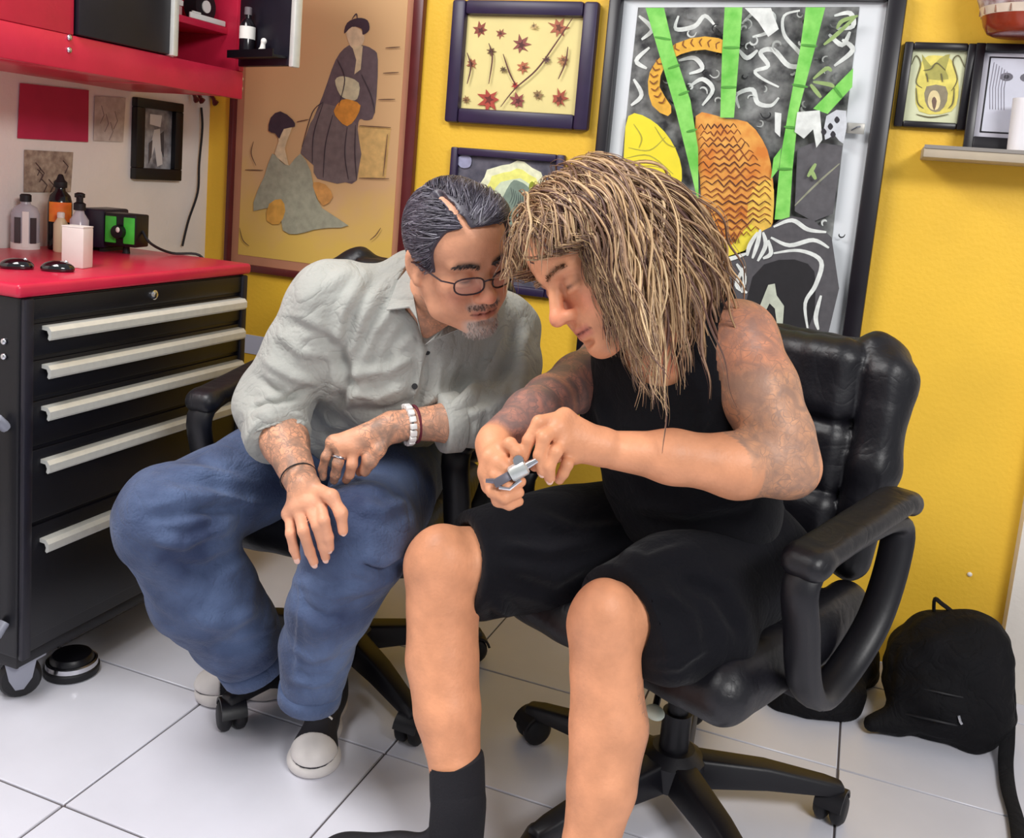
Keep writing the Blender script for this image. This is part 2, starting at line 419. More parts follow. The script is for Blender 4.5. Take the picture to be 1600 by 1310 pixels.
# near end: push bar and side rail
MB().tube(spline([(X1 - .03, Y0 - .002, .60), (X1 - .03, Y0 - .04, .59), (X1 - .03, Y0 - .04, .2), (X1 - .03, Y0 - .002, .19)], 4), .011, 10).build('side_rail', m_grey, ch, sm=True)
MB().box((X0 + .1, Y0 - .014, .16), (X1 - .06, Y0 - .001, .57)).build('side_panel', m_black2, ch, bevel=.004)
MB().box((X0 + .01, Y0 + .01, ZB - .03), (X1 - .01, Y1 - .01, ZB)).build('plinth', m_black, ch, bevel=.003)
for k, (cx, cy) in enumerate(((X1 - .045, Y0 + .05), (X1 - .045, Y1 - .07), (X0 + .06, Y0 + .05), (X0 + .06, Y1 - .07))):
    cs = MB(); an = .9 if k == 0 else .2; fx, fy = math.cos(an), math.sin(an)
    for s in (-1, 1):
        o = A(-fy, fx, 0) * .021 * s; c0 = A(cx, cy, 0) + o
        cs.prism([c0 + A(fx, fy, 0) * u + A(0, 0, z) for u, z in ((-.030, .086), (.030, .086), (.022, .045), (.006, .022), (-.010, .022), (-.022, .045))], (-fy, fx, 0), .003)
    cs.box((cx - .035, cy - .035, .083), (cx + .035, cy + .035, .090))
    c = cs.build('caster', m_grey, ch, bevel=.001)
    wm = MB().lathe([(.010, -.016), (.036, -.016), (.041, -.010), (.041, .010), (.036, .016), (.010, .016)], (cx, cy, .0415), axis=(-fy, fx, 0), n=24).build('wheel', m_rub, c, sm=True)

# ------------------------------------------------------------------ red wall cabinet with one door open
cb = thing('wall_cabinet', 'red wall cabinet with black doors, the far one open', 'cabinet', (XL, 1.7, 1.32))
CX, CZ0, CZ1, CY0, CY1 = -1.65, 1.322, 1.86, 1.10, 2.175
f = MB()
f.box((XL, CY0, CZ0), (CX, CY1, CZ0 + .02)).box((XL, CY0, CZ1 - .02), (CX, CY1, CZ1)).box((XL, CY0, CZ0), (XL + .01, CY1, CZ1))
f.box((XL, CY0, CZ0), (CX, CY0 + .02, CZ1)).box((XL, CY1 - .018, CZ0), (CX, CY1, CZ1)).box((XL, 1.895, CZ0), (CX - .005, 1.907, CZ1))
f.build('carcass', m_red, cb, bevel=.003)
MB().box((CX - .004, CY0, CZ0 - .004), (CX + .012, CY1 + .002, 1.392)).build('bottom_rail', m_red, cb, bevel=.004)
MB().box((CX - .004, CY0, 1.392), (CX + .012, 1.592, CZ1)).build('side_panel', m_red, cb, bevel=.003)
MB().box((CX - .006, CY1 - .016, 1.392), (CX + .012, CY1 + .002, CZ1)).build('end_stile', m_red, cb, bevel=.003)
sh = MB().box((XL + .01, 1.907, 1.487), (CX - .03, CY1 - .018, 1.505)).build('shelf', m_red, cb, bevel=.002)
for yy in (1.578, CY1 + .006):
    for z in (1.347, 1.373): MB().ell((CX + .014 if yy < 2 else CX + .004, yy, z + (.012 if yy < 2 else 0)), (.005, .007, .007), nu=10, nv=6).build('bolt', m_chrome, cb, sm=True)
dl = MB().box((CX + .002, 1.597, 1.394), (CX + .02, 1.878, CZ1)).build('door', m_black2, cb, bevel=.003)
hd = MB().box((CX + .002, 1.878, 1.392), (CX + .03, 1.897, CZ1)).build('handle', m_alu, dl, bevel=.004)
hg, fr_ = A(CX + .012, CY1 - .012, 0), A(-1.412, 2.085, 0); dx = unit(fr_ - hg); dn = A(-dx[1], dx[0], 0); wd = np.linalg.norm(fr_ - hg)
mid = hg + dx * (wd - .012) / 2 + A(0, 0, (1.404 + CZ1) / 2)
dr = MB().obox(mid, dx, dn, (0, 0, 1), (wd - .012) / 2, .009, (CZ1 - 1.404) / 2).build('door', m_black2, cb, bevel=.003)
hd = MB().obox(hg + dx * (wd - .004) + A(0, 0, (1.400 + CZ1) / 2), dx, dn, (0, 0, 1), .009, .012, (CZ1 - 1.400) / 2).build('handle', m_alu, dr, bevel=.004)
def door_pt(x, y):
    d = ray(x, y); n = A(dx[1], -dx[0], 0); n = n if n[1] < 0 else -n
    p0 = hg + n * .010; t = ((p0 - CC) @ n) / (d @ n); return CC + d * t, n
p, n = door_pt(396, 95); trayc = p + n * .022
tr = MB().obox(trayc + dx * .045 + A(0, 0, .006), dx, n, (0, 0, 1), .10, .022, .003).obox(trayc + dx * .045 + n * .021 + A(0, 0, .012), dx, n, (0, 0, 1), .10, .002, .010)
tr = tr.build('door_tray', m_black, dr)
m_paper = mat('white_paper', (236, 232, 226), .7, var=.03, vs=20)
bt = thing('bottle', 'small black bottle with white label in the open cabinet door', 'bottle', trayc + A(0, 0, .0095))
MB().lathe([(.019, 0), (.020, .004), (.020, .078), (.012, .092), (.008, .095), (.008, .104)], trayc + A(0, 0, .0095), 18).build('body', mat('dark_glass', (24, 20, 26), .15), bt, sm=True)
MB().lathe([(.0206, .042), (.0206, .074)], trayc + A(0, 0, .0095), 18).build('label', m_paper, bt, sm=True)
MB().lathe([(.0098, .104), (.0098, .122), (.008, .124)], trayc + A(0, 0, .0095), 14).build('cap', mat('grey_cap', (110, 100, 105), .5), bt, sm=True)
fc = trayc + dx * .068 + A(0, 0, .0095)
fg = thing('figurine', 'tiny white figurine beside the bottle in the cabinet door', 'figurine', fc)
g = SDF(fc - .03, fc + A(.03, .03, .06), .0016)
g.cone(fc + A(0, 0, .006), fc + A(.002, 0, .028), .009, .006, .004).ell(fc + A(.004, 0, .036), (.008, .007, .008), k=.003).cone(fc + A(0, 0, .02), fc + A(-.010, -.004, .012), .003, .0025, .003)
V, Q = g.mesh(); meshobj('body', V, Q, m_paper, fg)
# things inside the cabinet
c0 = A(-1.72, 1.945, 1.342)
jr = thing('jar', 'white plastic jar on the cabinet floor behind the handle', 'jar', c0)
MB().lathe([(.030, 0), (.033, .004), (.033, .058), (.028, .066)], c0, 20).build('body', mat('white_plastic', (222, 214, 216), .4), jr, sm=True)
MB().lathe([(.031, .066), (.031, .082), (.028, .085)], c0, 20).build('lid', m_paper, jr, sm=True)
c0 = A(-1.70, 2.09, 1.5055)
ms = thing('tape_roll', 'black round roll with white hub on the red cabinet shelf', 'tape roll', c0)
MB().lathe([(.016, -.02), (.040, -.02), (.040, .02), (.016, .02)], c0 + A(-.02, 0, .041), axis=(1, 0, 0), n=24).build('roll', m_rub, ms, sm=True)
MB().lathe([(.003, -.021), (.016, -.021), (.016, .023), (.003, .023)], c0 + A(-.02, 0, .041), axis=(1, 0, 0), n=20).build('hub', m_paper, ms, sm=True)
pk = thing('packet', 'long white paper packet lying on the red cabinet shelf', 'packet', (-1.69, 2.08, 1.506))
MB().box((-1.688, 2.01, 1.5055), (-1.682, 2.15, 1.520)).build('sleeve', m_paper, pk, bevel=.002)
MB().box((-1.6875, 2.02, 1.520), (-1.6825, 2.05, 1.524)).build('flap', m_paper, pk)
pk2 = thing('cardboard_box', 'pale folded box at the near end of the cabinet shelf', 'box', (-1.74, 1.95, 1.506))
MB().box((-1.79, 1.915, 1.5055), (-1.70, 2.0, 1.530)).build('base', mat('pale_card', (196, 150, 150), .8), pk2, bevel=.003)
MB().box((-1.792, 1.913, 1.530), (-1.698, 2.002, 1.545)).build('cover', m_paper, pk2, bevel=.003)

# ------------------------------------------------------------------ things on the left wall
def wall_rect(name, y0, y1, z0, z1, m, th=.002, parent=None):
    return MB().box((XL, y0, z0), (XL + th, y1, z1)).build(name, m, parent)
k = XL / -1.98
def LW(x, y): return onX(x, y, XL + .003)
a, b = LW(30, 130), LW(137, 222)
rp = MB().prism([LW(31, 130), LW(138, 141), LW(137, 222), LW(27, 216)], (1, 0, 0), .002).build('poster', mat('crimson_paper', (186, 38, 78), .7, var=.08, vs=12))
tag(rp, 'plain crimson paper square taped to the white wall', 'poster')
sk = thing('sketch_sheet', 'brown ink sketch sheet taped below the crimson paper', 'drawing', LW(75, 300))
MB().prism([LW(38, 234), LW(114, 238), LW(110, 300), LW(37, 300)], (1, 0, 0), .0015).build('sheet', mat('tan_sketch', (186, 168, 148), .8, col2=(132, 112, 100), vs=55), sk)
for q in range(7):
    x, y = 45 + random.random() * 55, 245 + random.random() * 40; st = MB()
    st.tube([LW(x, y) + A(.0016, 0, 0), LW(x + 8, y + 9) + A(.0016, 0, 0), LW(x + 3, y + 20) + A(.0016, 0, 0)], .0016, 5)
    st.build('ink_stroke', mat('brown_ink', (84, 62, 58), .8), sk)
sk2 = thing('faint_sketch', 'faint grey sketch sheet between crimson paper and black frame', 'drawing', LW(170, 220))
MB().prism([LW(148, 150), LW(196, 153), LW(192, 222), LW(146, 220)], (1, 0, 0), .0012).build('sheet', mat('faint_sheet', (206, 196, 188), .8, col2=(178, 164, 156), vs=40), sk2)
for q in range(4):
    x, y = 158 + q * 7, 165 + (q * 13) % 30
    MB().tube([LW(x, y) + A(.0013, 0, 0), LW(x + 4, y + 15) + A(.0013, 0, 0), LW(x - 2, y + 28) + A(.0013, 0, 0)], .0012, 5).build('pencil_stroke', mat('pencil', (150, 136, 130), .8), sk2)
pf = thing('photo_frame', 'black framed portrait photo hung on the white wall', 'picture frame', LW(241, 283))
y0, y1, z0, z1, fwd = LW(206, 200)[1], LW(279, 200)[1], LW(240, 281)[2], LW(240, 156)[2], .034
for nm, q in (('frame_rail', ((y0, y1), (z0, z0 + fwd))), ('frame_rail', ((y0, y1), (z1 - fwd * .8, z1))), ('frame_stile', ((y0, y0 + fwd), (z0 + fwd, z1 - fwd * .8))), ('frame_stile', ((y1 - fwd, y1), (z0 + fwd, z1 - fwd * .8)))):
    MB().box((XL, q[0][0], q[1][0]), (XL + .022, q[0][1], q[1][1])).build(nm, m_black, pf, bevel=.003)
MB().box((XL, y0 + fwd, z0 + fwd), (XL + .006, y1 - fwd, z1 - fwd * .8)).build('photo', mat('grey_photo', (176, 178, 184), .35, col2=(96, 94, 100), vs=28), pf)
xx = XL + .0062; yc, zc = (y0 + y1) / 2, (z0 + z1) / 2
for nm, pts, cl in (('printed_sky', [(-.03, .075), (.02, .075), (.015, .04), (-.03, .045)], (226, 228, 232)), ('printed_figure', [(-.012, .03), (.012, .035), (.028, -.07), (.005, -.078), (-.008, -.02), (-.022, -.06), (-.028, -.03)], (206, 204, 204)), ('printed_shadow', [(.014, .02), (.03, .03), (.032, -.05), (.02, -.03)], (70, 68, 74)), ('printed_shadow', [(-.032, -.01), (-.018, .0), (-.02, -.05), (-.032, -.072)], (84, 78, 80))):
    xx += .0003
    MB().prism([(xx, yc + u, zc + v) for u, v in pts], (1, 0, 0), .0003).build(nm, mat('print_%d_%d_%d' % cl, cl, .4), pf)
hk = thing('hook_rail', 'small dark red hook rail under the red cabinet', 'hook rail', LW(312, 160))
p = LW(312, 143)
MB().box((XL, p[1] - .06, p[2] - .006), (XL + .008, p[1] + .055, p[2] + .010)).build('plate', mat('dark_red_plastic', (92, 16, 26), .4), hk, bevel=.002)
for u in (-.045, -.02, .045):
    MB().tube(spline([(XL + .006, p[1] + u, p[2]), (XL + .022, p[1] + u, p[2] - .018), (XL + .026, p[1] + u, p[2] - .034), (XL + .036, p[1] + u, p[2] - .024)], 4), .006, 8).build('hook', mat('dark_red_plastic', (92, 16, 26), .4), hk, sm=True)
cord = MB().tube(spline([LW(313, 168) + A(.004, 0, 0), LW(313, 200) + A(.008, 0, 0), LW(309, 255) + A(.006, 0, 0), LW(305, 300) + A(.010, 0, 0), LW(292, 345) + A(.006, 0, 0), LW(281, 384) + A(.010, 0, 0)], 6), .0035, 8).build('extension_cord', m_rub, sm=True)
tag(cord, 'thin black cord hanging down the white wall', 'cord')

# ------------------------------------------------------------------ things on the chest top
ZC = ZT + .028
def top_pt(x, y): return onZ(x, y, ZC)
p = A(-1.972, 1.772, ZC)
sb = thing('soap_bottle', 'clear squat bottle with black cap and white label strip', 'bottle', p)
m_clear = mat('clear_plastic', (206, 206, 218), .12, alpha=.55)
MB().lathe([(.030, 0), (.033, .005), (.033, .088), (.026, .104), (.012, .112), (.011, .118)], p, 24).build('body', m_clear, sb, sm=True)
MB().lathe([(.0135, .118), (.0135, .134), (.010, .137)], p, 18).build('cap', m_rub, sb, sm=True)
MB().lathe([(.0336, .0), (.0336, .016)], p, 24).build('base_band', m_paper, sb, sm=True)
fdir = unit(A(CC[0] - p[0], CC[1] - p[1], 0)); sdir = A(-fdir[1], fdir[0], 0)
MB().obox(p + fdir * .0335 + A(0, 0, .05), sdir, fdir, (0, 0, 1), .0075, .0012, .045).build('label_strip', m_paper, sb)
for s in (-1, 1):
    MB().obox(p + fdir * .0300 + sdir * s * .0175 + A(0, 0, .048), sdir - fdir * s * .55, fdir + sdir * s * .55, (0, 0, 1), .0075, .0012, .032).build('dark_window', mat('dark_liquid', (66, 58, 62), .2), sb)
p = A(-1.925, 1.835, ZC)
ob = thing('ink_bottle', 'tall black bottle with bright orange label', 'bottle', p)
MB().lathe([(.027, 0), (.029, .004), (.029, .118), (.024, .138), (.013, .150), (.012, .158)], p, 24).build('body', mat('black_gloss', (16, 15, 20), .15), ob, sm=True)
lb = MB(); V = []; n = 14
for zz in (.072, .122):
    for q in range(n + 1):
        an = math.atan2(fdir[1], fdir[0]) - 1.05 + 2.1 * q / n; V.append(p + A(math.cos(an) * .0296, math.sin(an) * .0296, zz))
lb.raw(V, [(q, q + 1, n + 2 + q, n + 1 + q) for q in range(n)]).build('label', mat('orange_label', (248, 112, 38), .5, col2=(252, 158, 52), vs=30), ob, sm=True)
MB().lathe([(.015, .158), (.016, .160), (.016, .172), (.010, .178), (.006, .190), (.003, .192)], p, 18).build('flip_cap', m_rub, ob, sm=True)
p = top_pt(116, 418); p = A(p[0], p[1] + .008, ZC)
wb = thing('white_box', 'plain white box standing at the front of the red top', 'box', p)
MB().obox(p + A(0, 0, .045), (1, .25, 0), (-.25, 1, 0), (0, 0, 1), .026, .020, .045).build('carton', mat('white_card', (226, 214, 208), .6, var=.03, vs=30), wb, bevel=.003)
MB().obox(p + A(0, 0, .0915), (1, .25, 0), (-.25, 1, 0), (0, 0, 1), .0255, .0195, .0014).build('tuck_flap', m_paper, wb)
p = A(-1.80, 1.775, ZC)
pb = thing('pump_bottle', 'clear bottle with black pump head behind the white box', 'bottle', p)
MB().lathe([(.020, 0), (.022, .004), (.022, .088), (.012, .104), (.010, .112)], p, 20).build('body', m_clear, pb, sm=True)
MB().lathe([(.014, .112), (.014, .128), (.008, .132), (.008, .142), (.012, .143), (.012, .152), (.006, .155)], p, 16).build('pump_head', m_rub, pb, sm=True)
MB().cyl(p + A(0, 0, .147), p + fdir * .028 + A(0, 0, .143), .0045, .0035, 10).build('nozzle', m_rub, pb, sm=True)
p = A(-1.895, 1.925, ZC)
yb = thing('wash_bottle', 'small yellowish bottle beside the pump bottle', 'bottle', A(-1.885, 1.79, ZC))
q = A(-1.880, 1.795, ZC)
MB().lathe([(.015, 0), (.017, .004), (.017, .07), (.010, .082), (.008, .086)], q, 16).build('body', mat('yellowish_plastic', (222, 206, 170), .35), yb, sm=True)
MB().lathe([(.009, .086), (.009, .098), (.006, .100)], q, 14).build('cap', m_paper, yb, sm=True)
bx = thing('power_supply', 'black box with a bright green faced dial unit', 'power supply', A(-1.885, 1.97, ZC))
RX = unit(A(1, .18, 0)); RY = A(-RX[1], RX[0], 0); c0 = A(-1.875, 1.935, ZC)
MB().obox(c0 + A(0, 0, .060), RX, RY, (0, 0, 1), .035, .055, .050).build('housing', mat('purple_black', (30, 24, 44), .35), bx, bevel=.006)
for s in (-1, 1): MB().obox(c0 + RX * s * .022 + A(0, 0, .005), RX, RY, (0, 0, 1), .006, .045, .005).build('foot', m_rub, bx)
g0 = c0 + RX * .082 - RY * .028 + A(0, 0, .062)
gb = MB().obox(g0, RX, RY, (0, 0, 1), .045, .03, .042).build('dial_unit', m_black, bx, bevel=.004)
for s in (-1, 1):
    gg = MB().obox(g0 - RY * .0305 + RX * s * .026, RX, RY, (0, 0, 1), .0155, .002, .034).build('green_face', mat('green_panel', (70, 196, 64), .35, var=.15, vs=25), gb, bevel=.002)
kn = MB().lathe([(.006, 0), (.019, 0), (.017, .014), (.006, .016)], g0 - RY * .031 + A(0, 0, -.004), axis=-RY, n=20).build('knob', m_black, gb, sm=True)
kn = MB().ell(g0 - RY * .048 + A(.006, 0, .002), (.006, .003, .007)).build('indicator', m_paper, gb, sm=True)
MB().cyl(g0 + A(0, 0, -.042), g0 + A(0, 0, -.0615), .008, .010, 12).build('foot', m_rub, bx)
cb2 = MB().tube(spline([g0 + RX * .045, g0 + RX * .07 + A(0, 0, -.03), A(-1.71, 2.0, ZC + .006), A(-1.66, 2.05, ZC + .003), A(-1.64, 2.07, ZC - .05)], 6), .0035, 8).build('cable', m_rub, sm=True)
tag(cb2, 'thin black cable trailing from the green dial unit', 'cable')
m_gl = mat('black_gloss2', (14, 13, 18), .06, coat=1.)
for nm, (px, py), rx, lab in (('oval_case', (90, 424), .026, 'glossy black oval case beside the white box on red top'), ('oval_case', (26, 420), .027, 'glossy black oval case at the near end of the red top')):
    p = top_pt(px, py); p = A(p[0], p[1], ZC)
    t = thing(nm, lab, 'case', p, group='glossy black oval cases'); ax = unit(A(.8, .6, 0)); ay = A(-ax[1], ax[0], 0)
    s = SDF(p - .05, p + .05, .002); s.ell(p + A(0, 0, .006), (.034, .022, .017), np.array([ax, ay, (0, 0, 1)]).T); s.half(p, (0, 0, -1), p - .05, p + A(.05, .05, .05), .002)
    V, Q = s.mesh(); meshobj('shell', V, Q, m_gl, t)
    MB().ell(p + ax * .016 + A(0, 0, .020), (.005, .002, .004), (ax, ay, (0, 0, 1)), 10, 6).build('clasp', m_chrome, t, sm=True)

# ------------------------------------------------------------------ foot pedal on the floor by the chest
p = onZ(112, 1050, 0); p = A(p[0], p[1], 0)
fp = thing('foot_pedal', 'round black foot pedal with pale metal rim by the chest', 'foot pedal', p)
MB().lathe([(.050, 0), (.057, .003), (.058, .016), (.054, .020), (.046, .021)], p, 32).build('base', m_rub, fp, sm=True)
MB().lathe([(.0545, .0202), (.0535, .030), (.049, .032), (.047, .0212)], p, 32).build('rim', m_chrome, fp, sm=True)
MB().lathe([(.046, .0212), (.046, .036), (.040, .044), (.018, .047), (.001, .047)], p, 32).build('tread', m_black, fp, sm=True)
# ================================================================== pictures on the yellow wall
class Art:
    """flat print on a wall picture: outlines measured on the photograph, laid on the picture's own plane"""
    def __init__(s, parent, y, ox=0., oy=0., sc=1.): s.p = parent; s.y = y; s.ox, s.oy, s.sc = ox, oy, sc
    def pt(s, u, v): return onY(s.ox + u / s.sc, s.oy + v / s.sc, s.y)
    def poly(s, name, pts, m, curve=0):
        s.y -= .00025; q = [s.pt(*p) for p in pts]
        if curve: q = spline(q, curve, True)
        return MB().prism(q, (0, -1, 0), .0004).build(name, m, s.p)
    def stroke(s, name, pts, wd, m, n=5):
        s.y -= .00025; q = spline([s.pt(*p) for p in pts], n) if n > 1 else [s.pt(*p) for p in pts]; L = []; R = []
        for i, p in enumerate(q):
            t = unit(q[min(i + 1, len(q) - 1)] - q[max(i - 1, 0)]); nn = A(-t[2], 0, t[0]); f = wd * (.35 + .65 * math.sin(math.pi * (i + .5) / len(q)))
            L.append(p + nn * f / 2); R.append(p - nn * f / 2)
        m_ = len(q); mb = MB(); k = A(0, -.0004, 0)
        mb.raw(L + R + [a + k for a in L] + [a + k for a in R], [(2 * m_ + i, 2 * m_ + i + 1, 3 * m_ + i + 1, 3 * m_ + i) for i in range(m_ - 1)] + [(i, i + 1, 2 * m_ + i + 1, 2 * m_ + i) for i in range(m_ - 1)] + [(m_ + i, 3 * m_ + i, 3 * m_ + i + 1, m_ + i + 1) for i in range(m_ - 1)])
        return mb.build(name, m, s.p)
def rails(t, x0, x1, z0, z1, wl, wr, wb, wt, th, m, bev=.004):
    y0 = YW - th
    MB().box((x0, y0, z0), (x0 + wl, YW, z1)).build('frame_stile', m, t, bevel=bev); MB().box((x1 - wr, y0, z0), (x1, YW, z1)).build('frame_stile', m, t, bevel=bev)
    MB().box((x0 + wl, y0, z0), (x1 - wr, YW, z0 + wb)).build('frame_rail', m, t, bevel=bev); MB().box((x0 + wl, y0, z1 - wt), (x1 - wr, YW, z1)).build('frame_rail', m, t, bevel=bev)
def ink(*c): return mat('ink_%d_%d_%d' % c, c, .7, var=.14, vs=45)
# --- tall painted panel with two robed women
t = thing('painted_panel', 'tall tan painted panel of two robed women in dark red frame', 'painting', (-1.6, YW, .8))
x0, x1, z0, z1 = -1.928, -1.268, .800, 1.86
rails(t, x0, x1, z0, z1, .018, .034, .022, .03, .024, mat('dark_red_wood', (96, 34, 36), .35, var=.15, vs=14))
MB().box((x0 + .018, YW - .006, z0 + .022), (x1 - .034, YW, z1 - .03)).build('mount', mat('dusty_pink_mount', (196, 136, 104), .7, var=.06, vs=9), t)
m_pan = mat('tan_silk', (212, 164, 104), .7); nt = m_pan.node_tree; N = nt.nodes; L = nt.links
tc = N.new('ShaderNodeTexCoord'); sx = N.new('ShaderNodeSeparateXYZ'); L.new(tc.outputs['Object'], sx.inputs[0]); ns = N.new('ShaderNodeTexNoise'); ns.inputs['Scale'].default_value = 9; L.new(tc.outputs['Object'], ns.inputs['Vector'])
ad = N.new('ShaderNodeMath'); ad.operation = 'MULTIPLY_ADD'; L.new(ns.outputs['Fac'], ad.inputs[0]); ad.inputs[1].default_value = .35; L.new(sx.outputs['Z'], ad.inputs[2])
rp_ = N.new('ShaderNodeValToRGB'); mr = N.new('ShaderNodeMapRange'); mr.inputs['From Min'].default_value = 1.0; mr.inputs['From Max'].default_value = 1.75; L.new(ad.outputs[0], mr.inputs['Value']); L.new(mr.outputs['Result'], rp_.inputs['Fac'])
e = rp_.color_ramp.elements; e[0].position = .1; e[0].color = (*lin((230, 190, 92)), 1); e[1].position = .42; e[1].color = (*lin((222, 178, 128)), 1)
L.new(rp_.outputs['Color'], N['Principled BSDF'].inputs['Base Color'])
MB().box((x0 + .045, YW - .0075, z0 + .05), (x1 - .06, YW - .006, z1 - .03)).build('silk', m_pan, t)
a = Art(t, YW - .008, 340, 0, 2.667)
a.poly('painted_screen', [(590, 525), (722, 532), (700, 745), (588, 742)], ink(222, 180, 112))
a.poly('painted_robe', [(545, 190), (492, 250), (438, 400), (352, 612), (358, 650), (400, 690), (416, 745), (500, 752), (580, 752), (582, 560), (592, 498), (620, 502), (655, 470), (668, 250), (645, 205), (600, 188)], ink(106, 88, 92), 3)
a.poly('painted_skirt', [(440, 430), (352, 612), (358, 650), (400, 690), (416, 745), (580, 752), (580, 520)], ink(122, 104, 102), 2)
a.poly('painted_face', [(535, 125), (560, 105), (600, 130), (612, 165), (585, 205), (552, 190)], ink(226, 194, 158), 3)
a.poly('painted_collar', [(560, 190), (605, 192), (596, 290), (570, 310), (578, 250)], ink(226, 200, 160))
a.poly('painted_hair', [(528, 140), (540, 95), (585, 75), (625, 85), (632, 125), (605, 145), (600, 120), (560, 112)], ink(66, 46, 58), 3)
a.stroke('painted_hairpin', [(560, 80), (578, 58), (582, 80)], .004, ink(66, 46, 58))
a.poly('painted_sash', [(490, 335), (525, 318), (588, 345), (582, 412), (545, 415), (510, 395)], ink(214, 200, 164), 3)
a.poly('painted_fan', [(484, 462), (518, 416), (560, 418), (596, 440), (575, 495), (540, 526), (505, 500)], ink(226, 148, 58), 2)
for pts in ([(440, 430), (400, 560), (395, 680)], [(480, 480), (450, 600), (440, 740)], [(540, 530), (530, 640), (545, 748)], [(575, 520), (572, 640), (580, 750)], [(500, 250), (530, 330), (505, 440)], [(600, 310), (640, 400), (655, 470)], [(440, 425), (395, 470), (352, 612)]):
    a.stroke('ink_line', pts, .003, ink(64, 50, 58))
a.poly('painted_gown', [(228, 640), (262, 672), (300, 690), (345, 640), (388, 715), (402, 790), (436, 868), (545, 940), (462, 950), (400, 958), (330, 976), (272, 960), (250, 860), (150, 880), (165, 800), (195, 735)], ink(166, 164, 142), 2)
a.poly('painted_trim', [(215, 850), (265, 830), (282, 880), (255, 935), (205, 920)], ink(222, 164, 74), 2)
a.poly('painted_trim', [(400, 760), (450, 770), (480, 820), (440, 858), (405, 800)], ink(216, 154, 84), 2)
a.poly('painted_face', [(256, 540), (310, 515), (300, 560), (280, 620), (296, 690), (262, 668), (238, 640), (255, 590)], ink(226, 200, 160), 2)
a.poly('painted_hair', [(212, 545), (222, 490), (262, 464), (312, 498), (322, 528), (276, 538), (258, 578), (240, 556)], ink(66, 48, 60), 2)
for pts in ([(330, 508), (380, 498)], [(115, 708), (190, 710)], [(590, 742), (715, 745)], [(700, 200), (760, 196)], [(690, 305), (755, 302)], [(670, 415), (740, 414)], [(592, 524), (722, 532)], [(92, 950), (105, 1000), (132, 1026)], [(680, 950), (660, 980), (636, 1000)], [(708, 560), (690, 735)], [(150, 590), (140, 640), (160, 690)]):
    a.stroke('ink_line', pts, .003, ink(104, 72, 54))
# --- flash sheet
t = thing('flash_sheet', 'cream sheet of small red motifs in dark purple frame', 'picture frame', (-.96, YW, 1.312))
x0, x1, z0, z1 = -1.176, -.745, 1.312, 1.654
m_pur = mat('purple_black_wood', (46, 34, 66), .4, var=.1, vs=20)
rails(t, x0, x1, z0, z1, .042, .042, .042, .040, .03, m_pur, .008)
MB().box((x0 + .04, YW - .008, z0 + .04), (x1 - .04, YW, z1 - .04)).build('paper', mat('cream_paper', (238, 222, 152), .7, var=.04, vs=10), t)
a = Art(t, YW - .0085, 340, 0, 2.667); rr = random.Random(3)
def motif(cx, cy, r, col, n=7):
    a.poly('printed_motif', [(cx + math.cos(q * math.pi / n) * r * (1 if q % 2 == 0 else rr.uniform(.35, .6)) * rr.uniform(.75, 1.1), cy + math.sin(q * math.pi / n) * r * (1 if q % 2 == 0 else .5) * rr.uniform(.75, 1.15)) for q in range(2 * n)], ink(*col))
for cx, cy, r, col in ((1095, 125, 36, (150, 78, 62)), (1180, 140, 24, (158, 92, 74)), (1265, 185, 44, (146, 84, 76)), (1420, 115, 46, (176, 104, 78)), (1140, 215, 22, (126, 96, 70)), (1060, 265, 26, (176, 106, 78)), (1275, 280, 30, (190, 112, 80)), (1130, 415, 54, (182, 74, 60)), (1250, 420, 38, (150, 76, 72)), (1335, 395, 26, (150, 120, 80)), (1425, 410, 42, (170, 82, 62)), (1440, 250, 28, (186, 132, 90)), (1035, 415, 18, (150, 110, 70)), (1240, 355, 18, (176, 54, 50)), (1190, 290, 16, (110, 90, 60)), (1320, 110, 18, (190, 160, 110)), (1370, 250, 20, (120, 90, 80))):
    motif(cx, cy, r, col); motif(cx + rr.uniform(-4, 4), cy + rr.uniform(-4, 4), r * .45, tuple(max(0, int(v * .62)) for v in col), 5)
for pts in ([(1480, 75), (1410, 180), (1330, 290), (1240, 370), (1180, 445)], [(1190, 225), (1215, 300), (1240, 352)], [(1460, 195), (1450, 260), (1420, 330)], [(1130, 180), (1145, 240), (1130, 350)], [(1040, 220), (1055, 280), (1040, 350)]):
    a.stroke('printed_stem', pts, .0045, ink(96, 58, 52))
# --- dark picture half hidden by the heads
t = thing('dark_picture', 'small dark picture with a pale yellow glow behind the heads', 'picture frame', (-.975, YW, .84))
x0, x1, z0, z1 = -1.150, -.804, .84, 1.243
rails(t, x0, x1, z0, z1, .022, .024, .024, .022, .024, m_pur, .005)
MB().box((x0 + .02, YW - .007, z0 + .02), (x1 - .02, YW, z1 - .02)).build('print', mat('charcoal_print', (70, 70, 84), .6, col2=(112, 108, 120), vs=26), t)
a = Art(t, YW - .0075, 560, 240, 4.368); rr = random.Random(5)
c0 = [(1060 + math.cos(q * .2094) * 262 * rr.uniform(.9, 1.1), 350 + math.sin(q * .2094) * 300 * rr.uniform(.92, 1.08)) for q in range(30)]
a.poly('printed_glow', c0, ink(240, 242, 206)); a.poly('printed_halo', [(1060 + (x - 1060) * .82, 350 + (y - 350) * .82) for x, y in c0], ink(248, 246, 132)); a.poly('printed_core', [(1060 + (x - 1060) * .62, 350 + (y - 350) * .62) for x, y in c0[::2]], ink(214, 226, 196))
a.poly('printed_head', [(1040, 200), (1100, 190), (1170, 240), (1205, 330), (1190, 420), (1120, 500), (1000, 540), (960, 380)], ink(128, 146, 132), 3)
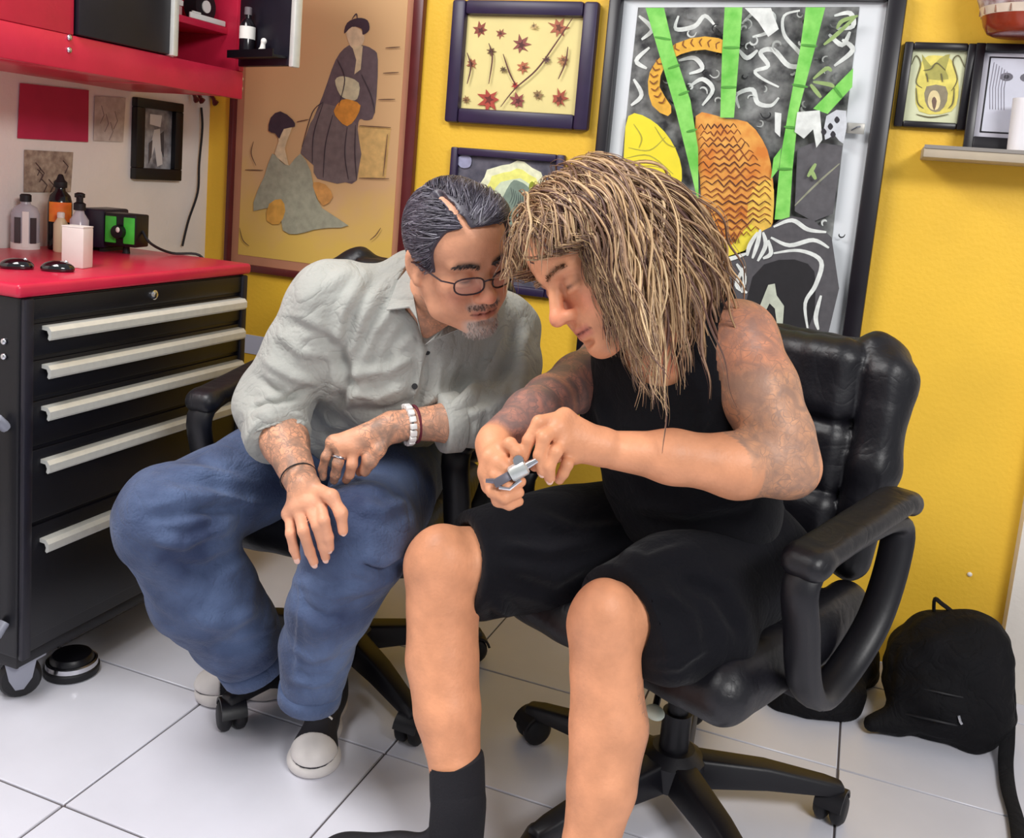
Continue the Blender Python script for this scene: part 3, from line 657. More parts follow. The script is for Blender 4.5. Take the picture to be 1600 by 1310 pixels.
for q in range(9): a.stroke('printed_line', [(1040 + q * 16, 230 + q * 12), (1050 + q * 14, 290 + q * 10), (1030 + q * 15, 340 + q * 12)], .003, ink(84, 98, 92))
a.poly('printed_flower', [(1165, 215), (1185, 190), (1210, 215), (1205, 250), (1170, 250)], ink(140, 150, 40), 2)
a.poly('printed_cloud', [(670, 40), (720, 10), (770, 30), (760, 90), (700, 95)], ink(160, 160, 190), 3)
# --- large framed painting
t = thing('bamboo_painting', 'large framed painting of green bamboo and orange scaled beast', 'painting', (-.345, YW, .6))
x0, x1, z0, z1 = -.715, .020, .60, 1.685
m_blk = mat('black_lacquer', (22, 18, 26), .35, var=.12, vs=18)
rails(t, x0, x1, z0, z1, .034, .044, .04, .020, .04, m_blk, .006)
MB().box((x0 + .03, YW - .010, z0 + .03), (x1 - .04, YW, z1 - .015)).build('mat_board', mat('white_mat', (228, 232, 236), .5, var=.02, vs=6), t)
a = Art(t, YW - .011, 920, 0, 2.425)
m_sw = mat('smoky_ink', (34, 34, 38), .7, col2=(150, 152, 150), vs=22)
a.poly('painted_ground', [(187, 28), (1026, 26), (955, 620), (880, 1275), (300, 1275), (40, 1275), (110, 740)], m_sw)
m_gr = mat('bamboo_green', (104, 196, 70), .6, col2=(150, 226, 110), vs=26); m_gr2 = ink(84, 160, 60); m_or = mat('scale_orange', (218, 128, 44), .6, col2=(240, 178, 84), vs=26); wh = ink(226, 230, 226); dk = ink(46, 44, 50); dk2 = ink(84, 82, 86)
for pts in ([(340, 60), (330, 110), (400, 100), (440, 60), (480, 100)], [(580, 90), (640, 40), (700, 60), (680, 120), (620, 140)], [(800, 40), (740, 60), (740, 130), (790, 190), (830, 240), (760, 250), (700, 190), (650, 200), (680, 250), (630, 270), (660, 300), (720, 330)], [(910, 130), (960, 170), (990, 120)], [(930, 250), (1000, 190), (960, 150)], [(570, 410), (560, 360), (620, 340), (640, 390), (690, 400), (720, 370)], [(190, 60), (240, 110), (200, 150)], [(170, 300), (200, 360), (160, 400)], [(230, 180), (180, 230), (220, 260)], [(380, 330), (430, 300), (470, 340), (430, 400)], [(570, 190), (600, 220), (640, 190)], [(930, 60), (990, 50), (1000, 100), (940, 110)], [(340, 230), (400, 220), (430, 260), (380, 280)]):
    a.stroke('painted_smoke', pts, .012, wh)
rq = random.Random(21)
for q in range(70):
    cx, cy = rq.uniform(200, 960), rq.uniform(50, 520) if q < 52 else rq.uniform(820, 1000); r0 = rq.uniform(10, 26); a0 = rq.uniform(0, 6.28); tw = rq.choice((-1, 1)) * rq.uniform(2.2, 4.2)
    if cy > 400 and cx < 420: continue
    col = rq.choice(((206, 210, 206), (168, 172, 168), (120, 122, 122), (30, 30, 34)))
    a.stroke('painted_curl', [(cx + math.cos(a0 + tw * k / 5) * r0 * (1 - k / 8), cy + math.sin(a0 + tw * k / 5) * r0 * (1 - k / 8)) for k in range(6)], rq.uniform(.003, .006), ink(*col), 3)
a.poly('painted_crane', [(590, 30), (690, 30), (720, 110), (680, 140), (640, 80)], wh)
a.poly('painted_moon', [(150, 440), (232, 452), (310, 530), (352, 640), (330, 745), (215, 832), (120, 765), (132, 600)], mat('moon_yellow', (244, 226, 48), .6, var=.05, vs=20), 3)
for pts in ([(150, 560), (230, 570), (290, 520)], [(140, 600), (230, 590), (320, 660)], [(230, 740), (280, 700), (320, 690)], [(250, 480), (290, 540), (330, 560)], [(170, 470), (200, 520), (190, 560)]):
    a.stroke('moon_branch', pts, .0035, ink(180, 170, 60))
a.poly('painted_rock', [(790, 565), (850, 540), (962, 552), (925, 810), (850, 840), (780, 800)], ink(92, 90, 94))
a.stroke('rock_line', [(780, 780), (860, 700), (950, 620)], .005, ink(150, 152, 130))
a.poly('painted_beast', [(405, 440), (460, 432), (520, 450), (600, 462), (658, 530), (690, 620), (702, 780), (684, 882), (620, 860), (560, 930), (500, 968), (440, 870), (352, 825), (425, 745), (408, 600)], m_or, 2)
a.poly('beast_belly', [(470, 905), (540, 930), (590, 870), (632, 840), (650, 880), (590, 950), (480, 985), (420, 1030), (410, 880)], mat('belly_yellow', (244, 226, 70), .6), 2)
a.poly('beast_flank', [(620, 720), (690, 680), (702, 780), (684, 882), (640, 870), (600, 820)], ink(240, 196, 84), 2)
rr = random.Random(11)
def scale_row(cx, cy, w_, cnt, c):
    a.stroke('scale_row', [(cx + w_ * (q / (2 * cnt)), cy + (0 if q % 2 else 18) + rr.uniform(-5, 5)) for q in range(2 * cnt + 1)], .0042, ink(*c), 2)
for q in range(19):
    y = 470 + q * 24; l = 415 + (8 if q % 2 else 0) + max(0, (q - 15) * 22); r_ = min(650, 560 + q * 16) if q < 8 else 690
    if q > 15: r_ = 690 - (q - 15) * 40
    scale_row(l, y, r_ - l, 6, (134, 66, 30) if q % 3 else (96, 48, 28))
a.poly('beast_tail', [(528, 160), (440, 138), (330, 165), (250, 240), (224, 310), (240, 400), (300, 440), (312, 402), (268, 330), (288, 250), (350, 205), (440, 188), (524, 206)], ink(232, 176, 62), 2)
for q in range(15):
    an = -1.15 - q * .185; cx, cy = 420 + math.cos(an) * 175, 300 + math.sin(an) * 140
    a.stroke('tail_scale', [(cx + 14 * math.cos(an), cy + 14 * math.sin(an)), (cx + 10 * math.sin(an), cy - 12 * math.cos(an)), (cx - 16 * math.cos(an), cy - 16 * math.sin(an))], .004, ink(140, 84, 34), 2)
for pts in ([(215, 30), (285, 30), (322, 190), (385, 380), (414, 560), (416, 775), (384, 640), (330, 420), (255, 165)], [(515, 28), (582, 28), (570, 200), (550, 446), (498, 446), (505, 200)], [(822, 28), (896, 28), (850, 210), (795, 420), (772, 640), (760, 832), (704, 832), (726, 600), (760, 400), (800, 190)], [(1002, 258), (998, 330), (905, 432), (850, 412)], [(700, 600), (730, 560), (720, 640), (690, 680)]):
    a.poly('painted_bamboo', pts, m_gr)
for pts in ([(250, 140), (310, 150)], [(300, 260), (345, 245)], [(340, 360), (380, 345)], [(370, 500), (410, 490)], [(510, 180), (570, 180)], [(500, 330), (560, 330)], [(805, 170), (865, 175)], [(770, 320), (830, 330)], [(740, 480), (790, 485)], [(715, 640), (770, 640)], [(930, 330), (960, 370)]):
    a.stroke('bamboo_joint', pts, .006, m_gr2)
for pts in ([(850, 300), (900, 260), (920, 270)], [(850, 310), (910, 320), (930, 330)], [(840, 320), (880, 370)], [(940, 110), (960, 80), (1020, 60)], [(890, 170), (940, 130), (1015, 60)], [(840, 640), (860, 680)], [(860, 620), (830, 670)]):
    a.stroke('bamboo_leaf', pts, .010, ink(150, 176, 110))
a.poly('painted_foam', [(790, 425), (875, 418), (885, 530), (862, 560), (850, 490), (815, 525), (780, 500)], wh)
a.poly('painted_foam', [(705, 425), (730, 430), (725, 520), (705, 500)], wh)
a.poly('painted_foam', [(900, 440), (975, 420), (965, 545), (930, 510), (895, 530)], ink(206, 210, 216), 2)
for cx, cy in ((915, 480), (940, 455), (925, 510), (890, 500)): a.poly('foam_hole', [(cx - 10, cy), (cx, cy - 14), (cx + 11, cy), (cx, cy + 13)], dk, 3)
a.poly('painted_wave', [(280, 800), (350, 830), (420, 880), (450, 1000), (400, 1060), (300, 1000), (250, 850)], ink(186, 190, 186), 2)
for q in range(14):
    x, y = 275 + rr.random() * 140, 830 + rr.random() * 170
    a.stroke('wave_line', [(x, y), (x + 18, y - 14), (x + 30, y + 8), (x + 14, y + 18)], .004, ink(98, 104, 100))
a.poly('painted_cliff', [(690, 860), (770, 820), (920, 900), (905, 1275), (500, 1275), (450, 1080), (520, 990), (600, 960), (640, 890)], dk2, 2)
a.poly('painted_cave', [(620, 1050), (720, 985), (830, 1000), (860, 1080), (820, 1275), (600, 1275)], ink(32, 30, 34), 2)
for pts in ([(700, 960), (800, 950), (880, 990), (860, 1080), (820, 1150), (830, 1250)], [(690, 900), (760, 930), (850, 910), (910, 940)], [(700, 860), (770, 835), (830, 870), (900, 880)], [(620, 980), (640, 920), (650, 870)], [(640, 990), (670, 930), (660, 880)], [(600, 970), (610, 930), (640, 880)], [(660, 980), (690, 960), (680, 910)], [(880, 1120), (860, 1200), (870, 1250)], [(590, 1010), (560, 1080), (600, 1110)], [(480, 990), (540, 980), (600, 960)], [(560, 1000), (590, 1050), (580, 1110)]):
    a.stroke('painted_spray', pts, .011, wh)
a.poly('painted_figure', [(640, 1180), (680, 1080), (705, 1075), (712, 1120), (740, 1160), (735, 1230), (712, 1225), (705, 1170), (685, 1150), (660, 1200)], ink(198, 204, 186))
cl = thing('metal_clip', 'small steel clip on the edge of the large painting', 'clip', onY(1336, 200, YW - .011))
p0 = onY(1336, 200, YW - .042)
MB().box((p0[0] - .020, p0[1], p0[2] - .014), (p0[0] + .022, YW - .0392, p0[2] + .012)).build('plate', mat('steel', (168, 166, 160), .4, metal=.4), cl, bevel=.002)
MB().tube([(p0[0] - .008, p0[1] - .001, p0[2] - .006), (p0[0] + .004, p0[1] - .004, p0[2] + .002), (p0[0] + .012, p0[1] - .001, p0[2] + .004)], .0022, 6).build('lever', m_chrome, cl)
# --- small framed print, shelf and the things on it
t = thing('small_picture', 'small dark frame with pale yellow mask drawing above the shelf', 'picture frame', (.108, YW, 1.371))
rails(t, .028, .189, 1.371, 1.573, .021, .021, .016, .018, .022, m_blk, .004)
MB().box((.046, YW - .006, 1.384), (.171, YW, 1.558)).build('print', mat('pale_green_paper', (222, 226, 188), .7, var=.05, vs=18), t)
a = Art(t, YW - .0065, 1340, 0, 4.366)
a.poly('printed_wash', [(400, 560), (450, 400), (560, 380), (650, 420), (690, 600), (640, 760), (420, 760)], ink(230, 216, 110), 3)
a.poly('printed_horn', [(440, 370), (500, 450), (560, 400), (630, 370), (600, 480), (620, 540), (480, 540), (455, 470)], ink(178, 172, 92), 2)
a.poly('printed_face', [(470, 590), (600, 590), (610, 690), (560, 760), (500, 755), (460, 690)], ink(146, 136, 112), 2)
a.poly('printed_mouth', [(478, 690), (500, 625), (545, 625), (565, 690), (545, 745), (500, 745)], ink(234, 216, 164), 3)
a.poly('printed_tongue', [(505, 690), (522, 660), (540, 690), (522, 755)], ink(120, 96, 84), 2)
for pts in ([(370, 440), (400, 380), (430, 440), (400, 560), (440, 600)], [(730, 460), (690, 380), (650, 420), (680, 540), (640, 620)], [(400, 780), (500, 800), (620, 780)], [(450, 480), (500, 470), (540, 430), (600, 480)], [(400, 600), (410, 700), (450, 740)], [(660, 600), (650, 700), (620, 740)], [(470, 500), (480, 560)], [(570, 500), (580, 560)]):
    a.stroke('printed_line', pts, .003, ink(110, 104, 70))
sh = thing('wall_shelf', 'narrow pale floating shelf on the yellow wall', 'shelf', (.4, YW, 1.30))
MB().box((.099, YW - .15, 1.296), (.440, YW, 1.322)).build('board', mat('pale_shelf', (186, 172, 150), .5, var=.06, vs=14), sh, bevel=.002)
MB().box((.099, YW - .153, 1.316), (.440, YW - .15, 1.324)).build('front_lip', mat('grey_shelf_edge', (140, 134, 128), .5), sh)
lf = thing('leaning_picture', 'black framed skull drawing leaning on the shelf', 'picture frame', (.3, YW - .06, 1.331))
def lp(x, z): return A(x, YW - .052 + (z - 1.331) * .19, z)         # the leaning plane
nl = unit(A(0, -1, .19)); ul = unit(A(0, .19, 1))
def lbox(nm, xa, xb, za, zb, th, m, par=lf):
    return MB().prism([lp(xa, za), lp(xb, za), lp(xb, zb), lp(xa, zb)], nl, th).build(nm, m, par, bevel=.002)
for q in ((.185, .205, 1.324, 1.572), (.395, .415, 1.324, 1.572)): lbox('frame_stile', *q, .016, m_blk)
for q in ((.205, .395, 1.324, 1.353), (.205, .395, 1.553, 1.572)): lbox('frame_rail', *q, .016, m_blk)
lbox('mat_board', .204, .396, 1.352, 1.554, .004, mat('grey_mat', (196, 194, 206), .6))
lbox('inner_border', .216, .384, 1.364, 1.545, .0045, m_blk); lbox('print', .220, .380, 1.368, 1.541, .0052, mat('cool_paper', (206, 208, 222), .6, var=.05, vs=16))
for cx in (.258, .300):
    MB().prism([lp(cx + math.cos(q * .5236) * .014, 1.497 + math.sin(q * .5236) * .010) + nl * .0052 for q in range(12)], nl, .0005).build('printed_eye', ink(108, 106, 116), lf)
    MB().prism([lp(cx + math.cos(q * .5236) * .006, 1.497 + math.sin(q * .5236) * .005) + nl * .0056 for q in range(12)], nl, .0005).build('printed_pupil', ink(60, 58, 66), lf)
for k_ in range(6):
    xs = .228 + k_ * .006
    MB().tube([lp(xs, 1.53 - k_ * .004) + nl * .0054, lp(xs - .002, 1.47) + nl * .0054, lp(xs + .004, 1.42) + nl * .0054], .0009, 5).build('printed_strand', ink(140, 138, 150), lf)
cu = onY(1585, 235, YW - .112); cx = cu[0] + .012
cp = thing('white_mug', 'plain white cup on the shelf before the leaning frame', 'cup', (cx, YW - .085, 1.331))
MB().lathe([(.024, 0), (.028, .003), (.032, .118), (.030, .118), (.026, .006), (.001, .006)], (cx, YW - .112, 1.3222), 26).build('cup_wall', mat('white_ceramic', (238, 236, 240), .25), cp, sm=True)
MB().tube(spline([(cx + .030, YW - .112, 1.43), (cx + .055, YW - .112, 1.42), (cx + .055, YW - .112, 1.375), (cx + .029, YW - .112, 1.365)], 5), .005, 8).build('cup_handle', mat('white_ceramic', (238, 236, 240), .25), cp, sm=True)
c0 = A(.262, YW - .10, 1.578)
pt = thing('hanging_pot', 'glazed red brown pot with white band above the leaning frame', 'pot', c0)
MB().lathe([(.055, 0), (.066, .004), (.076, .020), (.082, .040)], c0, 30).build('foot', mat('red_brown_glaze', (142, 54, 34), .18, var=.2, vs=30), pt, sm=True)
MB().lathe([(.0822, .040), (.088, .058)], c0, 30).build('white_band', mat('cream_glaze', (222, 204, 186), .25, var=.05, vs=40), pt, sm=True)
MB().lathe([(.0882, .058), (.098, .085), (.100, .12), (.090, .15), (.086, .15), (.094, .12), (.08, .06)], c0, 30).build('bowl', mat('mottled_glaze', (120, 62, 44), .2, col2=(206, 196, 200), vs=45), pt, sm=True)
for q in range(16):
    an = q * 2 * math.pi / 16
    MB().obox(c0 + A(math.cos(an) * .0855, math.sin(an) * .0855, .049), (math.cos(an), math.sin(an), .35), (-math.sin(an), math.cos(an), 0), (0, 0, 1), .0015, .0012, .008).build('band_groove', ink(150, 110, 90), pt)
MB().box((c0[0] - .01, c0[1] + .05, c0[2] + .10), (c0[0] + .01, YW, c0[2] + .115)).build('wall_bracket', m_blk, pt)
nl_ = onY(1515, 897, YW); tag(MB().lathe([(.001, 0), (.004, 0), (.004, .003), (.006, .004), (.004, .007), (.001, .008)], nl_, axis=(0, -1, 0), n=12).build('wall_nail', m_paper, sm=True), 'tiny pale nail head low on the yellow wall', 'nail')
pp = thing('paper_note', 'pale blue paper low on the yellow wall behind the chest', 'paper', (-1.8, YW, .53))
MB().box((-1.875, YW - .003, .530), (-1.745, YW, .592)).build('sheet', mat('pale_blue_paper', (206, 212, 234), .7), pp)
for x in (-1.868, -1.752): MB().box((x - .012, YW - .0034, .583), (x + .012, YW - .003, .597)).build('tape', mat('tape', (220, 218, 210), .4), pp)
# ================================================================== office chairs
m_lea = mat('black_leather', (15, 14, 21), .44, var=.12, vs=9, bump=.22, bs=70, spec=.5, crease=(8, .18))
m_pla = mat('black_nylon', (15, 14, 21), .45, bump=.05, bs=200)
def rotx(a): c, s = math.cos(a), math.sin(a); return np.array([[1, 0, 0], [0, c, -s], [0, s, c]])
def office_chair(label, loc, rot, base_rot, lift=0., back_tilt=.16, bw=1., knob=(-.215, .082)):
    t = thing('office_chair', label, 'office chair', loc, rot, 'black leather office chairs')
    zs = .435 + lift
    # seat
    s = SDF((-.33, -.32, zs - .14), (.33, .34, zs + .10), .007)
    s.box((0, .01, zs - .025), (.25, .245, .042), rd=.038, k=.01).box((0, .03, zs + .005), (.20, .20, .04), rd=.038, k=.012).cone((-.20, .218, zs - .022), (.20, .218, zs - .022), .043, k=.03)
    for x in (-.205, .205): s.cone((x, -.2, zs + .006), (x, .2, zs - .004), .042, .04, k=.012)
    V, Q = s.mesh(); V = V + vnormals(V, Q) * wob(V, .0016, 55, 3)[:, None]; meshobj('seat', V, Q, m_lea, t, world=False)
    # back: outer shell with wings, stacked cushions in front
    R = rotx(back_tilt); c = A(0, -.245, zs + .015)
    def bp(x, y, z): return c + R @ A(x * bw, y, z * (.5 + .5 * bw))
    s = SDF((-.34, -.48, zs - .05), (.34, -.05, zs + .62), .007)
    s.box(bp(0, -.035, .255), (.225 * bw, .035, .245 * (.5 + .5 * bw)), R, rd=.034, k=.01)
    for x in (-1, 1): s.chain([(bp(.195 * x, .0, .06), .040), (bp(.215 * x, .01, .25), .046), (bp(.205 * x, .0, .43), .050), (bp(.165 * x, -.015, .475), .045)], k=.02)
    for z, h, d in ((.105, .085, .02), (.255, .080, .018), (.405, .088, .028)): s.box(bp(0, d, z), (.168 * bw, .045, h * (.5 + .5 * bw)), R, rd=.043, k=.006)
    V, Q = s.mesh(); V = V + vnormals(V, Q) * (wob(V, .002, 45, 5) + wob(V * A(1, 1, .5), .0012, 90, 6))[:, None]; bk = meshobj('backrest', V, Q, m_lea, t, world=False)
    MB().tube([bp(-.17, -.075, .02), bp(-.17, -.075, .47), bp(.17, -.075, .47), bp(.17, -.075, .02)], .003, 6, closed=True).build('seam', m_pla, bk, world=False)
    # arms: closed nylon loop with a padded top
    for sx in (-1, 1):
        x = .288 * sx
        lp_ = spline([(x, .165, zs + .19), (x * 1.01, .155, zs + .09), (x, .115, zs - .005), (x * .97, .04, zs - .058), (x * .97, -.05, zs - .040), (x, -.125, zs + .03), (x * 1.01, -.165, zs + .13), (x, -.160, zs + .20), (x, -.02, zs + .215)], 5, True)
        ar = MB().tube(lp_, .030, 12, closed=True, flat=.62, ref=(1, 0, 0)).build('armrest', m_pla, t, world=False, sm=True, angle=70)
        s = SDF((x - .06, -.24, zs + .14), (x + .06, .26, zs + .29), .006)
        s.box((x, .0, zs + .228), (.036, .165, .018), rotx(-.10), rd=.017, k=.01).cone((x - .014, .17, zs + .206), (x + .014, .17, zs + .206), .024, k=.02).cone((x - .014, -.175, zs + .236), (x + .014, -.175, zs + .236), .022, k=.02)
        V, Q = s.mesh(); meshobj('arm_pad', V, Q, m_lea, ar, world=False)
        MB().obox((x * .86, .02, zs - .058), (1, 0, 0), (0, 1, 0), (0, 0, 1), .055, .045, .008).build('arm_bracket', m_pla, ar, world=False, bevel=.003)
    MB().obox((0, 0, zs - .105), (1, 0, 0), (0, 1, 0), (0, 0, 1), .085, .12, .022).build('tilt_mechanism', m_pla, t, world=False, bevel=.006)
    kx, ky = knob; lv = MB().tube([(kx * .3, ky * .5, zs - .105), (kx * .95, ky * .97, zs - .12)], .006, 8).build('lever', m_pla, t, world=False)
    MB().ell((kx, ky, zs - .12), (.018, .014, .012)).build('lever_knob', mat('pale_knob', (206, 214, 196), .5), lv, world=False, sm=True)
    MB().lathe([(.028, .10), (.028, .20), (.020, .20), (.020, zs - .12)], (0, 0, 0), 20).build('column', m_pla, t, world=False, sm=True, angle=35)
    MB().lathe([(.030, .058), (.062, .066), (.062, .112), (.040, .128), (.028, .128)], (0, 0, 0), 24).build('hub', m_pla, t, world=False, sm=True, angle=35)
    for k in range(5):
        an = base_rot - rot + k * 2 * math.pi / 5; d = A(math.cos(an), math.sin(an), 0); n = A(-d[1], d[0], 0); r1 = .315
        mb = MB(); V = []
        for r, z0, z1, wd in ((.03, .062, .118, .034), (.18, .066, .108, .029), (.30, .060, .086, .024), (r1 + .018, .060, .078, .018)):
            V += [d * r + n * wd + A(0, 0, z0), d * r - n * wd + A(0, 0, z0), d * r - n * wd * .72 + A(0, 0, z1), d * r + n * wd * .72 + A(0, 0, z1)]
        F = [(0, 1, 2, 3), (15, 14, 13, 12)] + [(4 * i + a, 4 * i + (a + 1) % 4, 4 * i + 4 + (a + 1) % 4, 4 * i + 4 + a) for i in range(3) for a in range(4)]
        leg = mb.raw(V, F).build('base_leg', m_pla, t, world=False, bevel=.006)
        ca = MB(); cc = d * r1; sw = an + 1.1 + k; wx = A(math.cos(sw), math.sin(sw), 0); wy = A(-wx[1], wx[0], 0)
        for sgn in (-1, 1):
            ca.lathe([(.004, -.013), (.022, -.013), (.030, -.007), (.031, .0), (.030, .007), (.022, .013), (.004, .013)], cc + wy * .0155 * sgn + A(0, 0, .0312), axis=wy, n=20)
        ca.cyl(cc + A(0, 0, .03), cc + A(0, 0, .066), .009, n=10)
        ca.build('caster', m_rub, leg, world=False, sm=True, angle=50)
        hd = MB(); V = []; nn = 10
        for q in range(nn + 1):
            a2 = .25 + q * (math.pi - .5) / nn
            for yy in (-.006, .006):
                for rr_ in (.0325, .038): V.append(cc + A(0, 0, .0312) + wx * math.cos(a2) * rr_ + A(0, 0, 1) * math.sin(a2) * rr_ + wy * yy * 4.2)
        F = []
        for q in range(nn):
            b = q * 4
            F += [(b, b + 4, b + 5, b + 1), (b + 2, b + 3, b + 7, b + 6), (b, b + 2, b + 6, b + 4), (b + 1, b + 5, b + 7, b + 3)]
        F += [(0, 1, 3, 2), (nn * 4, nn * 4 + 2, nn * 4 + 3, nn * 4 + 1)]
        hd.raw(V, F).build('caster_hood', m_pla, leg, world=False, sm=True, angle=50)
    return t
chair_a = office_chair('black leather office chair under the man in jeans', (-1.007, 1.80, 0), math.radians(186), math.radians(-105))
_q = J(1022, 1122, 1.55) - A(-.215, 1.675, 0); _c, _s = math.cos(math.radians(-156)), math.sin(math.radians(-156)); _kb = (_q[0] * _c - _q[1] * _s, _q[0] * _s + _q[1] * _c)
chair_b = office_chair('black leather office chair under the man in black shorts', (-.215, 1.675, 0), math.radians(156), math.radians(165), back_tilt=.13, bw=.90, knob=_kb[:2])

# ================================================================== bag and cloth on the floor
m_can = mat('black_canvas', (13, 12, 16), .8, spec=.25, var=.12, vs=14, bump=.25, bs=160, crease=(14, .5))
bg = thing('backpack', 'slumped black backpack on the floor against the yellow wall', 'backpack', (.28, 2.27, 0))
s = SDF((.06, 2.02, -.01), (.50, 2.50, .36), .006)
s.ell((.300, 2.27, .125), (.135, .11, .135), k=.04).box((.315, 2.27, .075), (.115, .10, .075), rd=.05, k=.04).ell((.355, 2.28, .17), (.075, .09, .10), k=.05).ell((.285, 2.19, .085), (.095, .05, .075), k=.02)
s.cone((.205, 2.17, .03), (.155, 2.145, .022), .032, .022, k=.03).cone((.40, 2.24, .06), (.36, 2.2, .03), .05, .03, k=.03).half((0, 0, .001), (0, 0, -1), A(0, 1.9, -.1), A(.6, 2.6, .05), .004)
V, Q = s.mesh(); V = V + vnormals(V, Q) * (wob(V, .004, 40, 9) + wob(V, .002, 110, 4))[:, None]; V[:, 2] = np.maximum(V[:, 2], .0012)
meshobj('pack', V, Q, m_can, bg)
MB().tube(spline([(.262, 2.30, .245), (.258, 2.295, .285), (.275, 2.295, .278), (.30, 2.30, .262), (.315, 2.30, .25)], 5), .008, 8, flat=.5).build('grab_handle', m_can, bg, sm=True)
for z, yy in ((.135, 2.146), (.075, 2.134)):
    MB().tube(spline([(.215, yy + .02, z - .012), (.26, yy, z), (.30, yy - .002, z + .002), (.35, yy + .02, z - .006)], 5), .0025, 6).build('zip', m_rub, bg, sm=True)
MB().tube([(.322, 2.138, .098), (.326, 2.134, .088), (.330, 2.136, .082)], .003, 6).build('zip_pull', m_chrome, bg, sm=True)
sp = spline([(.395, 2.33, .20), (.425, 2.25, .14), (.432, 2.20, .05), (.428, 2.15, .012), (.422, 2.05, .008), (.424, 1.95, .008), (.416, 1.84, .008), (.40, 1.76, .008)], 6)
MB().tube(sp, .016, 10, flat=.22, ref=(1, 0, 0)).build('strap', m_can, bg, sm=True)
cl = thing('black_cloth', 'crumpled black cloth on the floor between chair and backpack', 'cloth', (.03, 2.28, 0))
s = SDF((-.16, 2.08, -.01), (.24, 2.52, .22), .006)
s.ell((.0, 2.27, .02), (.14, .15, .07), k=.03).ell((.075, 2.39, .03), (.095, .10, .10), k=.03).ell((.06, 2.24, .02), (.06, .07, .05), k=.03).cone((-.02, 2.21, .012), (.035, 2.175, .010), .04, .018, k=.03).cone((-.10, 2.24, .01), (-.06, 2.20, .01), .03, .02, k=.03).half((0, 0, .001), (0, 0, -1), A(-.3, 1.9, -.1), A(.6, 2.6, .05), .004)
V, Q = s.mesh(); V = V + vnormals(V, Q) * (wob(V, .006, 45, 2) + wob(V, .003, 90, 8))[:, None]; V[:, 2] = np.maximum(V[:, 2], .0012); V[:, 1] = np.minimum(V[:, 1], YW - .003)
meshobj('heap', V, Q, m_can, cl)
MB().tube(spline([(-.06, 2.21, .014), (0, 2.19, .016), (.05, 2.185, .014), (.07, 2.21, .016)], 5), .006, 8, flat=.6).build('hem', m_can, cl, sm=True)
# ================================================================== people
def skin_mat(name, rough=.48, ink_col=(96, 92, 86), scale=30., red=0.):
    m = mat(name, (200, 150, 120), rough, attr=True, var=.13, vs=22, bump=.2, bs=180, spec=.35)
    nt = m.node_tree; N = nt.nodes; L = nt.links; b = N['Principled BSDF']; src = b.inputs['Base Color'].links[0].from_socket
    tc = N.new('ShaderNodeTexCoord')
    wp = N.new('ShaderNodeTexNoise'); wp.inputs['Scale'].default_value = scale * .55; wp.inputs['Detail'].default_value = 2; L.new(tc.outputs['Object'], wp.inputs['Vector'])
    mx = N.new('ShaderNodeMix'); mx.data_type = 'RGBA'; mx.blend_type = 'LINEAR_LIGHT'; mx.inputs['Factor'].default_value = .09; L.new(tc.outputs['Object'], mx.inputs['A']); L.new(wp.outputs['Color'], mx.inputs['B'])
    vo = N.new('ShaderNodeTexVoronoi'); vo.feature = 'DISTANCE_TO_EDGE'; vo.inputs['Scale'].default_value = scale * 1.5; L.new(mx.outputs['Result'], vo.inputs['Vector'])
    r1 = N.new('ShaderNodeValToRGB'); r1.color_ramp.elements[0].position = .02; r1.color_ramp.elements[0].color = (.8, .8, .8, 1); r1.color_ramp.elements[1].position = .09; r1.color_ramp.elements[1].color = (0, 0, 0, 1); L.new(vo.outputs['Distance'], r1.inputs['Fac'])
    n2 = N.new('ShaderNodeTexNoise'); n2.inputs['Scale'].default_value = scale * .9; n2.inputs['Detail'].default_value = 6; n2.inputs['Distortion'].default_value = 1.4; L.new(tc.outputs['Object'], n2.inputs['Vector'])
    r2 = N.new('ShaderNodeValToRGB'); r2.color_ramp.elements[0].position = .36; r2.color_ramp.elements[0].color = (0, 0, 0, 1); r2.color_ramp.elements[1].position = .62; r2.color_ramp.elements[1].color = (.85, .85, .85, 1); L.new(n2.outputs['Fac'], r2.inputs['Fac'])
    mxx = N.new('ShaderNodeMath'); mxx.operation = 'MAXIMUM'; L.new(r1.outputs['Color'], mxx.inputs[0]); L.new(r2.outputs['Color'], mxx.inputs[1])
    at = N.new('ShaderNodeAttribute'); at.attribute_name = 'tattoo'
    mu = N.new('ShaderNodeMath'); mu.operation = 'MULTIPLY'; L.new(mxx.outputs[0], mu.inputs[0]); L.new(at.outputs['Fac'], mu.inputs[1])
    fin = N.new('ShaderNodeMix'); fin.data_type = 'RGBA'; L.new(mu.outputs[0], fin.inputs['Factor']); L.new(src, fin.inputs['A']); fin.inputs['B'].default_value = (*lin(ink_col), 1)
    L.new(fin.outputs['Result'], b.inputs['Base Color'])
    return m
